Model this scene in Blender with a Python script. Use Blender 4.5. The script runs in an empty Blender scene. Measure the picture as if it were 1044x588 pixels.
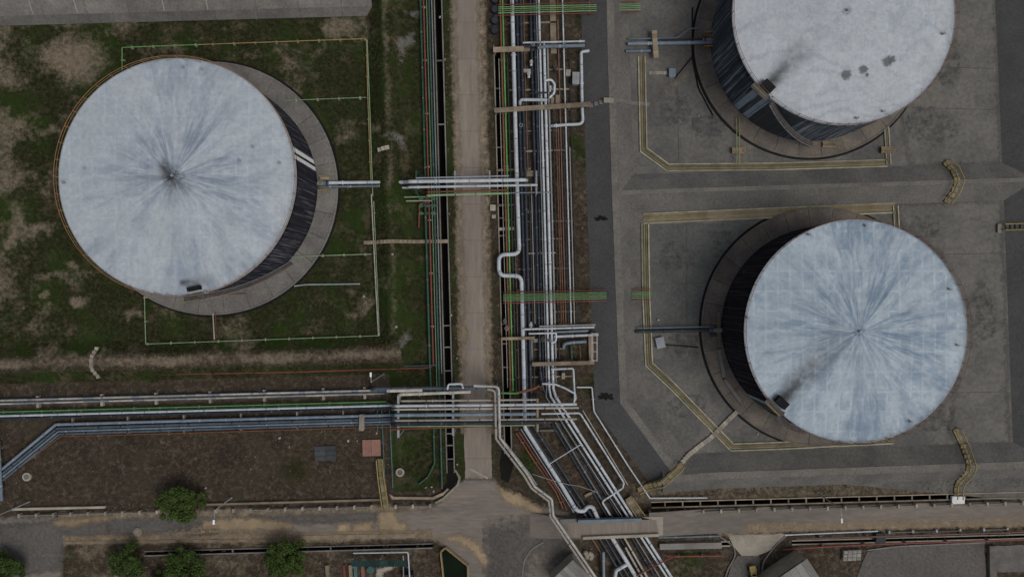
import bpy, math, random
import numpy as np
from mathutils import Vector
random.seed(7)
rng = np.random.default_rng(11)
R_ = math.radians
pi = math.pi

# ------------------------------------------------------------------ camera, sky, sun, exposure
SC = bpy.context.scene
COL = SC.collection
H = 116.0            # flying height of the camera in metres
PPM = 6.0            # photo pixels per metre on the ground
cam = bpy.data.cameras.new('camera')
cam_o = bpy.data.objects.new('camera', cam)
COL.objects.link(cam_o)
cam_o.location = (0, 0, H)
cam_o.rotation_euler = (0, 0, 0)
cam.sensor_fit = 'HORIZONTAL'
cam.angle = 2 * math.atan((1044 / PPM / 2) / H)
cam.clip_end = 3000
SC.camera = cam_o

SUN_EL, SUN_AZ = 58.0, 120.0       # soft overcast sun, from lower right of the picture
world = bpy.data.worlds.new('World')
SC.world = world
world.use_nodes = True
wn = world.node_tree
bg = wn.nodes['Background']
sky = wn.nodes.new('ShaderNodeTexSky')
sky.sky_type = 'NISHITA'
sky.sun_disc = False
sky.sun_elevation = R_(SUN_EL)
sky.sun_rotation = R_(SUN_AZ)
sky.dust_density = 3.0
sky.air_density = 1.0
ovc = wn.nodes.new('ShaderNodeHueSaturation')      # cloud cover greys the sky
ovc.inputs['Saturation'].default_value = 0.38
wn.links.new(sky.outputs[0], ovc.inputs['Color'])
wn.links.new(ovc.outputs[0], bg.inputs[0])
bg.inputs[1].default_value = 0.08
sun = bpy.data.lights.new('sun', 'SUN')
sun.energy = 1.25
sun.angle = R_(32)
sun.color = (1.0, 0.98, 0.91)
sun_o = bpy.data.objects.new('sun', sun)
COL.objects.link(sun_o)
_az = R_(SUN_AZ)
_sd = Vector((math.sin(_az) * math.cos(R_(SUN_EL)), math.cos(_az) * math.cos(R_(SUN_EL)), math.sin(R_(SUN_EL))))
sun_o.rotation_euler = _sd.to_track_quat('Z', 'Y').to_euler()
sun_o.location = (0, 0, 200)
SC.view_settings.view_transform = 'Standard'
SC.view_settings.look = 'None'
SC.view_settings.gamma = 1.0
SC.view_settings.use_curve_mapping = False
SC.view_settings.exposure = -0.10

# ------------------------------------------------------------------ helpers
def at(px, py, z=0.0):
    """photo pixel -> point of the place at height z"""
    s = (H - z) / H / PPM
    return Vector(((px - 522) * s, (294 - py) * s, z))

TH = 0.027           # the plant grid is turned by this slope in the picture
_c, _s = 1 / math.hypot(1, TH), TH / math.hypot(1, TH)
def uv2px(u, v):     # plant grid (in photo pixels) -> photo pixel
    du, dv = u - 522, v - 294
    return 522 + du * _c + dv * _s, 294 - du * _s + dv * _c
def px2uv(x, y):
    dx, dy = x - 522, y - 294
    return 522 + dx * _c - dy * _s, 294 + dx * _s + dy * _c
def atuv(u, v, z=0.0):
    x, y = uv2px(u, v)
    return Vector(((x - 522) / PPM, (294 - y) / PPM, z))

class MB:
    def __init__(s):
        s.v, s.f, s.smooth, s.uv = [], [], [], None
    def add(s, vs, fs, smooth=False):
        o = len(s.v)
        s.v += [tuple(p) for p in vs]
        s.f += [tuple(i + o for i in f) for f in fs]
        s.smooth += [smooth] * len(fs)
        return s
    def box(s, c, d, rz=0.0):
        x, y, z = d[0] / 2, d[1] / 2, d[2] / 2
        cs, sn = math.cos(rz), math.sin(rz)
        vs = []
        for k in (-z, z):
            for a, b in ((-x, -y), (x, -y), (x, y), (-x, y)):
                vs.append((c[0] + a * cs - b * sn, c[1] + a * sn + b * cs, c[2] + k))
        return s.add(vs, [(0, 3, 2, 1), (4, 5, 6, 7), (0, 1, 5, 4), (1, 2, 6, 5), (2, 3, 7, 6), (3, 0, 4, 7)])
    def beam(s, a, b, w, h):
        """rectangular bar from a to b (centre line), w sideways, h upright"""
        a, b = Vector(a), Vector(b)
        d = (b - a).normalized()
        side = d.cross(Vector((0, 0, 1)))
        if side.length < 1e-4: side = Vector((1, 0, 0))
        side.normalize()
        up = side.cross(d).normalized()
        vs = []
        for p in (a, b):
            for i, j in ((-1, -1), (1, -1), (1, 1), (-1, 1)):
                vs.append(p + side * (i * w / 2) + up * (j * h / 2))
        return s.add(vs, [(0, 1, 2, 3), (7, 6, 5, 4), (0, 4, 5, 1), (1, 5, 6, 2), (2, 6, 7, 3), (3, 7, 4, 0)])
    def tube(s, pts, r, n=8, cap=True):
        pts = [Vector(p) for p in pts]
        rings = []
        prev = None
        for i, p in enumerate(pts):
            if i == 0: d = pts[1] - p
            elif i == len(pts) - 1: d = p - pts[i - 1]
            else: d = (pts[i + 1] - p).normalized() + (p - pts[i - 1]).normalized()
            d.normalize()
            if prev is None:
                ref = Vector((0, 0, 1)) if abs(d.z) < .9 else Vector((1, 0, 0))
                a = d.cross(ref).normalized()
            else:
                a = (prev - d * prev.dot(d))
                if a.length < 1e-5: a = d.cross(Vector((0, 0, 1)))
                a.normalize()
            prev = a
            b = d.cross(a)
            rr = r[i] if isinstance(r, (list, tuple)) else r
            rings.append([p + (a * math.cos(2 * pi * k / n) + b * math.sin(2 * pi * k / n)) * rr for k in range(n)])
        vs = [q for g in rings for q in g]
        fs = []
        for i in range(len(pts) - 1):
            for k in range(n):
                k2 = (k + 1) % n
                fs.append((i * n + k, i * n + k2, (i + 1) * n + k2, (i + 1) * n + k))
        s.add(vs, fs, True)
        if cap:
            m = (len(pts) - 1) * n
            s.add(rings[0], [tuple(range(n - 1, -1, -1))])
            s.add(rings[-1], [tuple(range(n))])
        return s
    def cyl(s, c, r, h, n=16, r2=None):
        c = Vector(c)
        return s.tube([c, c + Vector((0, 0, h))], [r, r if r2 is None else r2], n)
    def prism(s, pts, z0, z1):
        n = len(pts)
        a = sum(pts[i][0] * pts[(i + 1) % n][1] - pts[(i + 1) % n][0] * pts[i][1] for i in range(n))
        if a < 0: pts = pts[::-1]
        vs = [(p[0], p[1], z0) for p in pts] + [(p[0], p[1], z1) for p in pts]
        fs = [tuple(range(n, 2 * n)), tuple(range(n - 1, -1, -1))]
        fs += [(i, (i + 1) % n, n + (i + 1) % n, n + i) for i in range(n)]
        return s.add(vs, fs)
    def mesh(s, name, mat):
        me = bpy.data.meshes.new(name)
        me.from_pydata(s.v, [], s.f)
        if mat: me.materials.append(mat)
        me.polygons.foreach_set('use_smooth', s.smooth)
        if s.uv is not None:
            l = me.uv_layers.new(name='UVMap')
            for lp in me.loops: l.data[lp.index].uv = s.uv[lp.vertex_index]
        me.update()
        return me
    def build(s, name, mat, parent=None):
        return obj(name, s.mesh(name, mat), parent)

def obj(name, me, parent=None):
    o = bpy.data.objects.new(name, me)
    COL.objects.link(o)
    if parent is not None: o.parent = parent
    return o
def tag(o, label, cat, group=None, kind=None):
    o['label'] = label
    o['category'] = cat
    if group: o['group'] = group
    if kind: o['kind'] = kind
    return o
def thing(name, label, cat, loc=(0, 0, 0), group=None):
    o = bpy.data.objects.new(name, None)
    COL.objects.link(o)
    o.empty_display_size = 0.5
    o.location = loc
    return tag(o, label, cat, group)
def fillet(pts, rb, n=5):
    pts = [Vector(p) for p in pts]
    out = [pts[0]]
    for i in range(1, len(pts) - 1):
        a, p, b = pts[i - 1], pts[i], pts[i + 1]
        d1, d2 = (a - p), (b - p)
        ang = d1.angle(d2)
        if ang > pi - .03 or rb <= 0:
            out.append(p); continue
        t = min(rb / max(math.tan(ang / 2), .05), d1.length * .48, d2.length * .48)
        q0, q1 = p + d1.normalized() * t, p + d2.normalized() * t
        for k in range(n + 1):
            w = k / n
            out.append(q0 * (1 - w) ** 2 + p * 2 * w * (1 - w) + q1 * w * w)
    out.append(pts[-1])
    return out
def jag(pts, amp, step, seed=0):
    r = random.Random(seed)
    out = []
    n = len(pts)
    for i in range(n):
        a, b = Vector(pts[i][:2]), Vector(pts[(i + 1) % n][:2])
        m = max(1, int((b - a).length / step))
        for k in range(m):
            p = a.lerp(b, k / m)
            out.append((p.x + r.uniform(-amp, amp), p.y + r.uniform(-amp, amp)))
    return out
ORD = ['first', 'second', 'third', 'fourth', 'fifth', 'sixth', 'seventh', 'eighth', 'ninth', 'tenth', 'eleventh', 'twelfth',
       'thirteenth', 'fourteenth', 'fifteenth', 'sixteenth', 'seventeenth', 'eighteenth', 'nineteenth', 'twentieth']

# numpy value noise
def vnoise(x, y, seed):
    g = np.random.default_rng(seed).random((256, 256))
    xi, yi = np.floor(x).astype(int), np.floor(y).astype(int)
    fx, fy = x - xi, y - yi
    fx, fy = fx * fx * (3 - 2 * fx), fy * fy * (3 - 2 * fy)
    a, b = g[xi & 255, yi & 255], g[(xi + 1) & 255, yi & 255]
    c, d = g[xi & 255, (yi + 1) & 255], g[(xi + 1) & 255, (yi + 1) & 255]
    return a * (1 - fx) * (1 - fy) + b * fx * (1 - fy) + c * (1 - fx) * fy + d * fx * fy
def fbm(x, y, seed, o=4):
    t, w, tot = 0, 1, 0
    for k in range(o):
        t = t + w * vnoise(x * 2 ** k + 17 * k, y * 2 ** k + 31 * k, seed + k)
        tot += w; w *= .5
    return t / tot

# ------------------------------------------------------------------ materials
class NT:
    def __init__(s, name):
        s.m = bpy.data.materials.new(name)
        s.m.use_nodes = True
        s.t = s.m.node_tree
        s.b = s.t.nodes['Principled BSDF']
        s.b.inputs['Roughness'].default_value = .8
    def n(s, typ, **kw):
        nd = s.t.nodes.new(typ)
        for k, v in kw.items(): setattr(nd, k, v)
        return nd
    def set(s, sock, v):
        if isinstance(v, bpy.types.NodeSocket): s.t.links.new(v, sock)
        elif v is not None: sock.default_value = v
    def math(s, op, a, b=None, c=None, clamp=False):
        nd = s.n('ShaderNodeMath', operation=op, use_clamp=clamp)
        s.set(nd.inputs[0], a)
        if b is not None: s.set(nd.inputs[1], b)
        if c is not None: s.set(nd.inputs[2], c)
        return nd.outputs[0]
    def vec(s, op, a, b=None, scale=None):
        nd = s.n('ShaderNodeVectorMath', operation=op)
        s.set(nd.inputs[0], a)
        if b is not None: s.set(nd.inputs[1], b)
        if scale is not None: s.set(nd.inputs['Scale'], scale)
        return nd.outputs['Value'] if op in ('LENGTH', 'DOT_PRODUCT', 'DISTANCE') else nd.outputs['Vector']
    def noise(s, vec, scale, detail=4, rough=.55, dist=0.0):
        nd = s.n('ShaderNodeTexNoise')
        s.set(nd.inputs['Vector'], vec)
        nd.inputs['Scale'].default_value = scale
        nd.inputs['Detail'].default_value = detail
        nd.inputs['Roughness'].default_value = rough
        nd.inputs['Distortion'].default_value = dist
        return nd.outputs['Fac']
    def remap(s, v, a, b, c=0.0, d=1.0):
        nd = s.n('ShaderNodeMapRange', interpolation_type='SMOOTHSTEP')
        s.set(nd.inputs[0], v)
        for i, q in enumerate((a, b, c, d)): nd.inputs[i + 1].default_value = q
        return nd.outputs[0]
    def mix(s, f, a, b):
        nd = s.n('ShaderNodeMix', data_type='RGBA')
        s.set(nd.inputs[0], f)
        for k, q in ((6, a), (7, b)):
            s.set(nd.inputs[k], q if isinstance(q, bpy.types.NodeSocket) else (*q, 1))
        return nd.outputs[2]
    def coord(s, w='Object'):
        return s.n('ShaderNodeTexCoord').outputs[w]
    def pos(s):
        return s.n('ShaderNodeNewGeometry').outputs['Position']
    def scale(s, v, sc):
        return s.vec('MULTIPLY', v, sc)
    def done(s, col, rough=None, bump=None, bstr=.3, bdist=.05, metal=None):
        s.set(s.b.inputs['Base Color'], col if isinstance(col, bpy.types.NodeSocket) else (*col, 1))
        if rough is not None: s.set(s.b.inputs['Roughness'], rough)
        if metal is not None: s.set(s.b.inputs['Metallic'], metal)
        if bump is not None:
            nd = s.n('ShaderNodeBump')
            nd.inputs['Strength'].default_value = bstr
            nd.inputs['Distance'].default_value = bdist
            s.set(nd.inputs['Height'], bump)
            s.t.links.new(nd.outputs[0], s.b.inputs['Normal'])
        return s.m

def weathered(name, c1, c2, dirt=(.05, .045, .04), spec=.3, grain=.7, s1=.35, s2=2.5, dirt_amt=.5, rough=.85, bump=.3, metal=0.0, stretch=None, rnd=.25):
    m = NT(name)
    p = m.pos()
    if stretch: p = m.scale(p, stretch)
    a = m.remap(m.noise(p, s1, 5, .6), .35, .65)
    fine = m.noise(p, s2, 5, .65)
    col = m.mix(a, c1, c2)
    d = m.remap(m.math('ADD', m.math('MULTIPLY', m.noise(p, s1 * 2.7, 6, .7), .6), m.math('MULTIPLY', fine, .4)), .52, .72, 0, dirt_amt)
    col = m.mix(d, col, dirt)
    if rnd:
        info = m.n('ShaderNodeObjectInfo').outputs['Random']
        hsv = m.n('ShaderNodeHueSaturation')
        m.set(hsv.inputs['Value'], m.math('MULTIPLY_ADD', info, rnd * 2, 1 - rnd))
        m.set(hsv.inputs['Color'], col)
        col = hsv.outputs[0]
    hs2 = m.n('ShaderNodeHueSaturation')
    m.set(hs2.inputs['Value'], m.math('MULTIPLY_ADD', fine, grain, 1 - grain * .5))
    m.set(hs2.inputs['Color'], col)
    m.b.inputs['Specular IOR Level'].default_value = min(spec, .08) if rough > .75 else spec
    return m.done(hs2.outputs[0], rough, fine if bump else None, bump, .04, metal)

M = {}
M['pale_conc'] = weathered('pale_concrete', (.36, .32, .27), (.27, .24, .20), (.10, .085, .065), dirt_amt=.7)
M['tan_conc'] = weathered('tan_concrete', (.30, .24, .175), (.20, .16, .12), (.07, .055, .04), dirt_amt=.75, s1=.5)
M['grey_conc'] = weathered('grey_concrete', (.20, .185, .17), (.14, .13, .122), (.06, .055, .05), dirt_amt=.65, s1=.4)
M['pad_conc'] = weathered('pad_concrete', (.21, .195, .18), (.155, .145, .137), (.075, .068, .06), dirt_amt=.6, s1=.25, rnd=.09, grain=1.25)
M['pad_conc2'] = weathered('pad_concrete_tan', (.18, .155, .13), (.125, .11, .10), (.05, .044, .038), dirt_amt=.75, s1=.3, rnd=.09, grain=1.25)
M['kerb_pale'] = weathered('kerb_pale', (.36, .345, .27), (.25, .235, .17), (.10, .09, .06), dirt_amt=.6, s1=.6)
M['chan_floor'] = weathered('channel_moss', (.115, .102, .058), (.185, .155, .095), (.05, .044, .032), dirt_amt=.8, s1=.35, s2=2)
M['chan_tan'] = weathered('channel_tan', (.30, .25, .165), (.21, .17, .10), (.05, .042, .03), dirt_amt=.9, s1=.22, s2=2)
M['asph_dark'] = weathered('asphalt_dark', (.080, .079, .081), (.098, .095, .094), (.058, .055, .054), dirt_amt=.6, s1=.15, s2=3, rnd=0, grain=1.25)  # stains and joints; also paints the shaded slope of the corridor bund
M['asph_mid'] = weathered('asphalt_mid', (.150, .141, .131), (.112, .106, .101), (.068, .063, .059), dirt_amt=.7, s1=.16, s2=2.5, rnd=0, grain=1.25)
M['crest'] = weathered('bund_crest', (.185, .168, .15), (.145, .133, .122), (.07, .062, .055), dirt_amt=.6, s1=.2, s2=2.5, rnd=0, grain=1.25)
M['paving'] = weathered('basin_paving', (.162, .152, .140), (.115, .109, .104), (.062, .058, .054), dirt_amt=.85, s1=.14, s2=1.6, rnd=0, grain=1.25)
M['paving_lt'] = weathered('basin_paving_light', (.172, .162, .147), (.13, .123, .114), (.075, .069, .063), dirt_amt=.8, s1=.2, s2=1.4, rnd=0, grain=1.25)
M['paving_gr'] = weathered('basin_paving_green', (.126, .128, .121), (.100, .101, .097), (.055, .053, .05), dirt_amt=.6, s1=.2, s2=2.0, rnd=0, grain=1.25)
M['road'] = weathered('road_slab', (.27, .229, .192), (.225, .192, .164), (.15, .12, .095), dirt_amt=.55, s1=.3, s2=2.2, rnd=.04, grain=.8, stretch=(1, .12, 1))
M['road_low'] = weathered('road_asphalt_dusty', (.225, .190, .162), (.165, .145, .13), (.27, .21, .15), dirt_amt=.6, s1=.11, s2=2.0, rnd=0, stretch=(.2, 1, 1), grain=.9)
M['road_yard'] = weathered('yard_asphalt', (.125, .115, .107), (.098, .092, .087), (.16, .138, .115), dirt_amt=.55, s1=.12, s2=2.0, rnd=0, grain=1.25)
M['sand'] = weathered('sand_spill', (.36, .27, .175), (.28, .215, .145), (.16, .13, .10), dirt_amt=.7, s1=.35, s2=2.2)
M['silver'] = weathered('silver_cladding', (.56, .595, .63), (.44, .475, .515), (.18, .165, .155), dirt_amt=.5, s1=.5, s2=3, rough=.5, bump=.1, rnd=.12)
M['silver_dull'] = weathered('dull_cladding', (.31, .33, .355), (.235, .255, .285), (.11, .105, .10), dirt_amt=.55, s1=.5, s2=3, rough=.55, bump=.1, rnd=.15)
M['tanpipe'] = weathered('tan_cladding', (.42, .385, .34), (.33, .30, .265), (.13, .11, .09), dirt_amt=.55, s1=.6, s2=3, rough=.6, bump=.1)
M['whitepipe'] = weathered('white_cladding', (.46, .43, .39), (.33, .305, .275), (.12, .10, .08), dirt_amt=.85, s1=.8, s2=3, rough=.6, bump=.15)
M['bluepipe'] = weathered('blue_grey_pipe', (.175, .215, .26), (.13, .165, .205), (.08, .085, .09), dirt_amt=.45, s1=.6, s2=3, rough=.5, bump=.1)
M['slatepipe'] = weathered('slate_blue_pipe', (.085, .108, .132), (.058, .076, .097), (.05, .05, .05), dirt_amt=.5, s1=.6, s2=3, rough=.5, bump=.1)
M['navy'] = weathered('navy_pipe', (.020, .026, .037), (.030, .037, .050), (.02, .02, .021), dirt_amt=.5, s1=.5, s2=3, rough=.45, bump=.1)
M['darkgreen'] = weathered('dark_green_pipe', (.018, .068, .046), (.03, .088, .06), (.04, .05, .04), dirt_amt=.5, s1=.8, rough=.55, bump=.1)
M['teal'] = weathered('teal_pipe', (.045, .105, .10), (.07, .14, .135), (.05, .06, .06), dirt_amt=.5, s1=.8, rough=.55, bump=.1)
M['green'] = weathered('bright_green_pipe', (.10, .27, .07), (.15, .33, .10), (.07, .10, .05), dirt_amt=.5, s1=.6, rough=.55, bump=.1)
M['palegreen'] = weathered('pale_green_pipe', (.24, .34, .19), (.18, .27, .145), (.12, .14, .09), dirt_amt=.5, s1=.6, rough=.55, bump=.1)
M['fireline'] = weathered('fire_line_paint', (.27, .21, .09), (.21, .15, .075), (.12, .08, .05), dirt_amt=.6, s1=.9, rough=.65, bump=.1)
M['red'] = weathered('red_pipe', (.22, .055, .045), (.165, .05, .04), (.10, .05, .04), dirt_amt=.55, s1=.6, rough=.6, bump=.1)
M['rust'] = weathered('rust_pipe', (.22, .095, .05), (.16, .08, .048), (.09, .055, .04), dirt_amt=.6, s1=.7, rough=.8, bump=.2)
M['yellow'] = weathered('yellow_paint', (.36, .265, .08), (.27, .20, .07), (.12, .09, .055), dirt_amt=.5, s1=.9, rough=.6, bump=.1)
M['orange'] = weathered('orange_paint', (.40, .20, .09), (.30, .16, .08), (.13, .08, .05), dirt_amt=.6, s1=.9, rough=.65, bump=.1)
M['rail_rust'] = weathered('rail_red_oxide', (.23, .12, .085), (.17, .10, .08), (.09, .06, .05), dirt_amt=.5, s1=.9, rough=.7, bump=.1)
M['white'] = weathered('white_paint', (.90, .90, .89), (.85, .85, .84), (.3, .28, .26), dirt_amt=.25, s1=.8, rough=.6, bump=.1)
M['band_blue'] = weathered('faded_band_paint', (.30, .37, .42), (.22, .28, .34), (.08, .09, .10), dirt_amt=.6, s1=.9, rough=.6, bump=.1, rnd=.1)
M['panel_dark'] = weathered('dark_panel', (.045, .055, .058), (.035, .042, .047), (.02, .02, .02), dirt_amt=.5, s1=.5, rough=.6, rnd=0)
M['black'] = weathered('black_rubber', (.012, .012, .013), (.018, .018, .018), (.01, .01, .01), rough=.8, bump=.1)
M['steel'] = weathered('galvanised', (.38, .39, .40), (.30, .31, .32), (.15, .14, .13), dirt_amt=.4, s1=1., rough=.55, bump=.1)
M['pink'] = weathered('pink_slab', (.33, .175, .14), (.28, .155, .125), (.18, .11, .09), dirt_amt=.5, s1=.5)
M['slate'] = weathered('slate_slab', (.075, .08, .082), (.06, .065, .067), (.05, .05, .05), dirt_amt=.5, s1=.5)
M['roofsheet'] = weathered('roof_sheet', (.25, .24, .225), (.215, .205, .195), (.11, .10, .09), dirt_amt=.4, s1=.3)
M['drain_wall'] = weathered('drain_wall', (.035, .03, .026), (.025, .022, .02), (.02, .018, .016), dirt_amt=.6, s1=.4)
M['water'] = weathered('drain_water', (.008, .009, .008), (.012, .013, .010), (.006, .006, .005), spec=.05, rough=.35, bump=0, rnd=0)
M['pond'] = weathered('pond_water', (.004, .009, .004), (.007, .013, .006), (.006, .008, .006), spec=.06, rough=.35, bump=0, rnd=0)
M['bark'] = weathered('bark', (.09, .065, .045), (.06, .045, .033), rough=.9)
M['teal_sheet'] = weathered('teal_sheet', (.018, .042, .039), (.028, .055, .05), (.06, .055, .048), dirt_amt=.6, s1=.7, s2=3)
M['steel_deck'] = weathered('steel_deck', (.11, .105, .10), (.08, .078, .075), (.16, .10, .06), dirt_amt=.5, s1=.6)
M['outlet_shade'] = weathered('outlet_shade', (.014, .014, .015), (.02, .02, .02), (.01, .01, .01), spec=.1, rough=.9)  # black that paints the shadow in the bund's drain outlets

def ground_mat():
    m = NT('ground_soil')
    at_ = m.n('ShaderNodeAttribute', attribute_name='zone')
    sep = m.n('ShaderNodeSeparateColor')
    m.t.links.new(at_.outputs['Color'], sep.inputs[0])
    g, bare, grey = sep.outputs[0], sep.outputs[1], sep.outputs[2]
    p = m.pos()
    n1 = m.noise(p, .35, 6, .65); n2 = m.noise(p, 1.4, 6, .7); n3 = m.noise(p, 5.0, 5, .7); n4 = m.noise(p, .12, 4, .6)
    soil = m.mix(m.remap(n2, .35, .68), (.037, .027, .019), (.080, .060, .045))
    soil = m.mix(m.remap(n4, .40, .62, 0, .55), soil, (.052, .046, .032))
    soil = m.mix(m.remap(m.noise(p, .22, 5, .6, .6), .48, .66, 0, .7), soil, (.030, .023, .018))
    soil = m.mix(m.remap(m.noise(p, .7, 6, .7), .5, .68, 0, .75), soil, (.108, .089, .072))
    soil = m.mix(m.remap(n3, .5, .75, 0, .6), soil, (.14, .108, .084))
    grass = m.mix(m.remap(n2, .3, .7), (.014, .016, .007), (.044, .044, .020))
    grass = m.mix(m.remap(n4, .46, .62, 0, .7), grass, (.025, .047, .010))
    grass = m.mix(m.math('MULTIPLY', m.remap(n1, .48, .68, 0, .85), m.remap(m.noise(p, .045, 4, .55), .36, .54)), grass, (.082, .066, .042))
    tan = m.mix(m.remap(n2, .3, .7), (.15, .118, .086), (.26, .212, .155))
    gr = m.mix(m.remap(n2, .3, .7), (.10, .092, .084), (.15, .138, .126))
    br = m.math('ADD', m.math('MULTIPLY', n1, .5), m.math('ADD', m.math('MULTIPLY', n2, .35), m.math('MULTIPLY', n3, .15)))
    def thr(w, soft=.16):
        x = m.math('SUBTRACT', m.math('ADD', w, br), 1.0)
        return m.remap(x, -soft, soft)
    c = m.mix(thr(g), soil, grass)
    c = m.mix(thr(grey), c, gr)
    c = m.mix(m.math('MULTIPLY', thr(bare, .30), .9), c, tan)
    m.b.inputs['Specular IOR Level'].default_value = .04
    return m.done(c, .95, m.math('ADD', n2, n3), .6, .08)
M['ground'] = ground_mat()

def leaf_mat(name, c1, c2):
    m = NT(name)
    p = m.pos()
    c = m.mix(m.remap(m.noise(p, 1.1, 4, .6), .35, .65), c1, c2)
    c = m.mix(m.remap(m.noise(p, 6, 2, .6), .5, .7, 0, .5), c, (c2[0] * 1.5, c2[1] * 1.4, c2[2] * 1.2))
    m.b.inputs['Specular IOR Level'].default_value = .12
    return m.done(c, .6)
M['leaf'] = leaf_mat('tree_leaf', (.034, .060, .014), (.072, .108, .026))
M['leaf2'] = leaf_mat('tree_leaf_dark', (.031, .054, .014), (.062, .095, .025))
M['grass_blade'] = leaf_mat('grass_blade', (.020, .028, .009), (.046, .056, .018))
M['grass_lawn'] = leaf_mat('lawn_blade', (.026, .060, .010), (.042, .088, .015))
M['grass_dry'] = leaf_mat('dry_blade', (.085, .07, .038), (.055, .05, .024))

def roof_mat(name, clean, streak, k_streak, k_rad, swirl, seam, stains, spots=(), fall_out=.18, gate=.3):
    """painted plate roof, tank-local coordinates"""
    m = NT(name)
    p = m.coord('Object')
    flat = m.vec('MULTIPLY', p, (1, 1, 0))
    r = m.vec('LENGTH', flat)
    dirn = m.vec('NORMALIZE', flat)
    cmb = m.n('ShaderNodeCombineXYZ')
    sp = m.n('ShaderNodeSeparateXYZ')
    m.t.links.new(dirn, sp.inputs[0])
    m.t.links.new(sp.outputs[0], cmb.inputs[0]); m.t.links.new(sp.outputs[1], cmb.inputs[1])
    m.set(cmb.inputs[2], m.math('MULTIPLY', r, .022))
    rn = m.noise(cmb.outputs[0], 3.6, 4, .6, .5)
    rn2 = m.noise(cmb.outputs[0], 10, 4, .6, .5)
    rn3 = m.noise(cmb.outputs[0], 24, 3, .6, .3)
    blot = m.noise(p, .30, 5, .62)
    fine = m.noise(p, 1.6, 5, .65)
    s = m.math('ADD', m.math('MULTIPLY', rn, .42), m.math('MULTIPLY_ADD', rn2, .38, m.math('MULTIPLY', rn3, .20)))
    s = m.remap(s, .415, .62)
    fall = m.remap(r, 1.0, 17.0, 1.0, fall_out)
    big = m.noise(p, .07, 2, .5)
    s = m.math('MULTIPLY', m.math('MULTIPLY', s, fall), m.math('MULTIPLY', m.remap(blot, .22, .55, gate, 1), m.remap(big, .36, .6, gate, 1)))
    col = m.mix(m.remap(fine, .3, .72), clean, tuple(c * .82 for c in clean))
    uvn = m.n('ShaderNodeUVMap')
    su = m.n('ShaderNodeSeparateXYZ')
    m.t.links.new(uvn.outputs[0], su.inputs[0])
    def edge_d(x): return m.math('MINIMUM', x, m.math('SUBTRACT', 1.0, x))
    e = m.math('MINIMUM', m.math('MULTIPLY', edge_d(su.outputs[0]), 1.83), m.math('MULTIPLY', edge_d(su.outputs[1]), 3.05))
    inner = m.remap(e, .07, .24)
    info = m.n('ShaderNodeObjectInfo').outputs['Random']
    # dust settles inside each plate, seams stay bright
    grid = m.math('MULTIPLY', inner, m.math('MULTIPLY_ADD', info, .7, .3))
    grid = m.math('MULTIPLY', grid, m.remap(m.noise(p, .45, 5, .65), .35, .62))
    col = m.mix(m.math('MULTIPLY', grid, seam), col, streak)
    col = m.mix(m.math('MULTIPLY', s, k_streak), col, streak)
    if swirl:
        sw = m.n('ShaderNodeTexWave', wave_type='RINGS')
        m.set(sw.inputs['Vector'], m.vec('ADD', p, m.vec('SCALE', m.n('ShaderNodeTexNoise').outputs['Color'], scale=1.0)))
        sw.inputs['Scale'].default_value = .28
        sw.inputs['Distortion'].default_value = 14
        sw.inputs['Detail'].default_value = 3
        sw.inputs['Detail Scale'].default_value = .5
        swf = m.math('MULTIPLY', m.remap(sw.outputs['Fac'], .55, .95), m.remap(blot, .38, .6))
        col = m.mix(m.math('MULTIPLY', swf, swirl), col, streak)
    # centre grime
    cen = m.math('MULTIPLY', m.remap(r, .3, k_rad, 1, 0), m.remap(m.math('ADD', m.math('MULTIPLY', rn2, .5), m.math('MULTIPLY', fine, .5)), .42, .60))
    col = m.mix(m.math('MULTIPLY', cen, .85), col, tuple(c * .35 for c in streak))
    for (x0, y0, x1, y1, w, st) in stains:
        a, b = Vector((x0, y0, 0)), Vector((x1, y1, 0))
        d = b - a
        pa = m.vec('SUBTRACT', flat, tuple(a))
        t = m.math('MULTIPLY', m.vec('DOT_PRODUCT', pa, tuple(d)), 1 / d.length_squared, clamp=True)
        q = m.vec('SUBTRACT', pa, m.vec('SCALE', tuple(d), scale=t))
        dist = m.math('DIVIDE', m.vec('LENGTH', q), m.math('MULTIPLY_ADD', t, w * .9, w * .7))
        msk = m.math('MULTIPLY', m.remap(dist, .0, 1.05, 1, 0), m.remap(m.noise(p, .55, 5, .6), .25, .6, .35, 1))
        msk = m.math('MULTIPLY', msk, m.math('MULTIPLY_ADD', t, -.7, 1.0))
        col = m.mix(m.math('MULTIPLY', msk, st), col, (.028, .026, .026))
    for (x0, y0, w) in spots:
        q = m.vec('LENGTH', m.vec('SUBTRACT', flat, (x0, y0, 0)))
        q = m.math('ADD', q, m.math('MULTIPLY_ADD', fine, 1.6, -.8))
        col = m.mix(m.remap(q, w * .5, w, .8, 0), col, (.07, .075, .075))
    hs = m.n('ShaderNodeHueSaturation')
    m.set(hs.inputs['Value'], m.math('MULTIPLY_ADD', info, .10, .95))
    m.set(hs.inputs['Color'], col)
    m.b.inputs['Specular IOR Level'].default_value = .2
    return m.done(hs.outputs[0], .6, fine, .06, .03)

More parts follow.
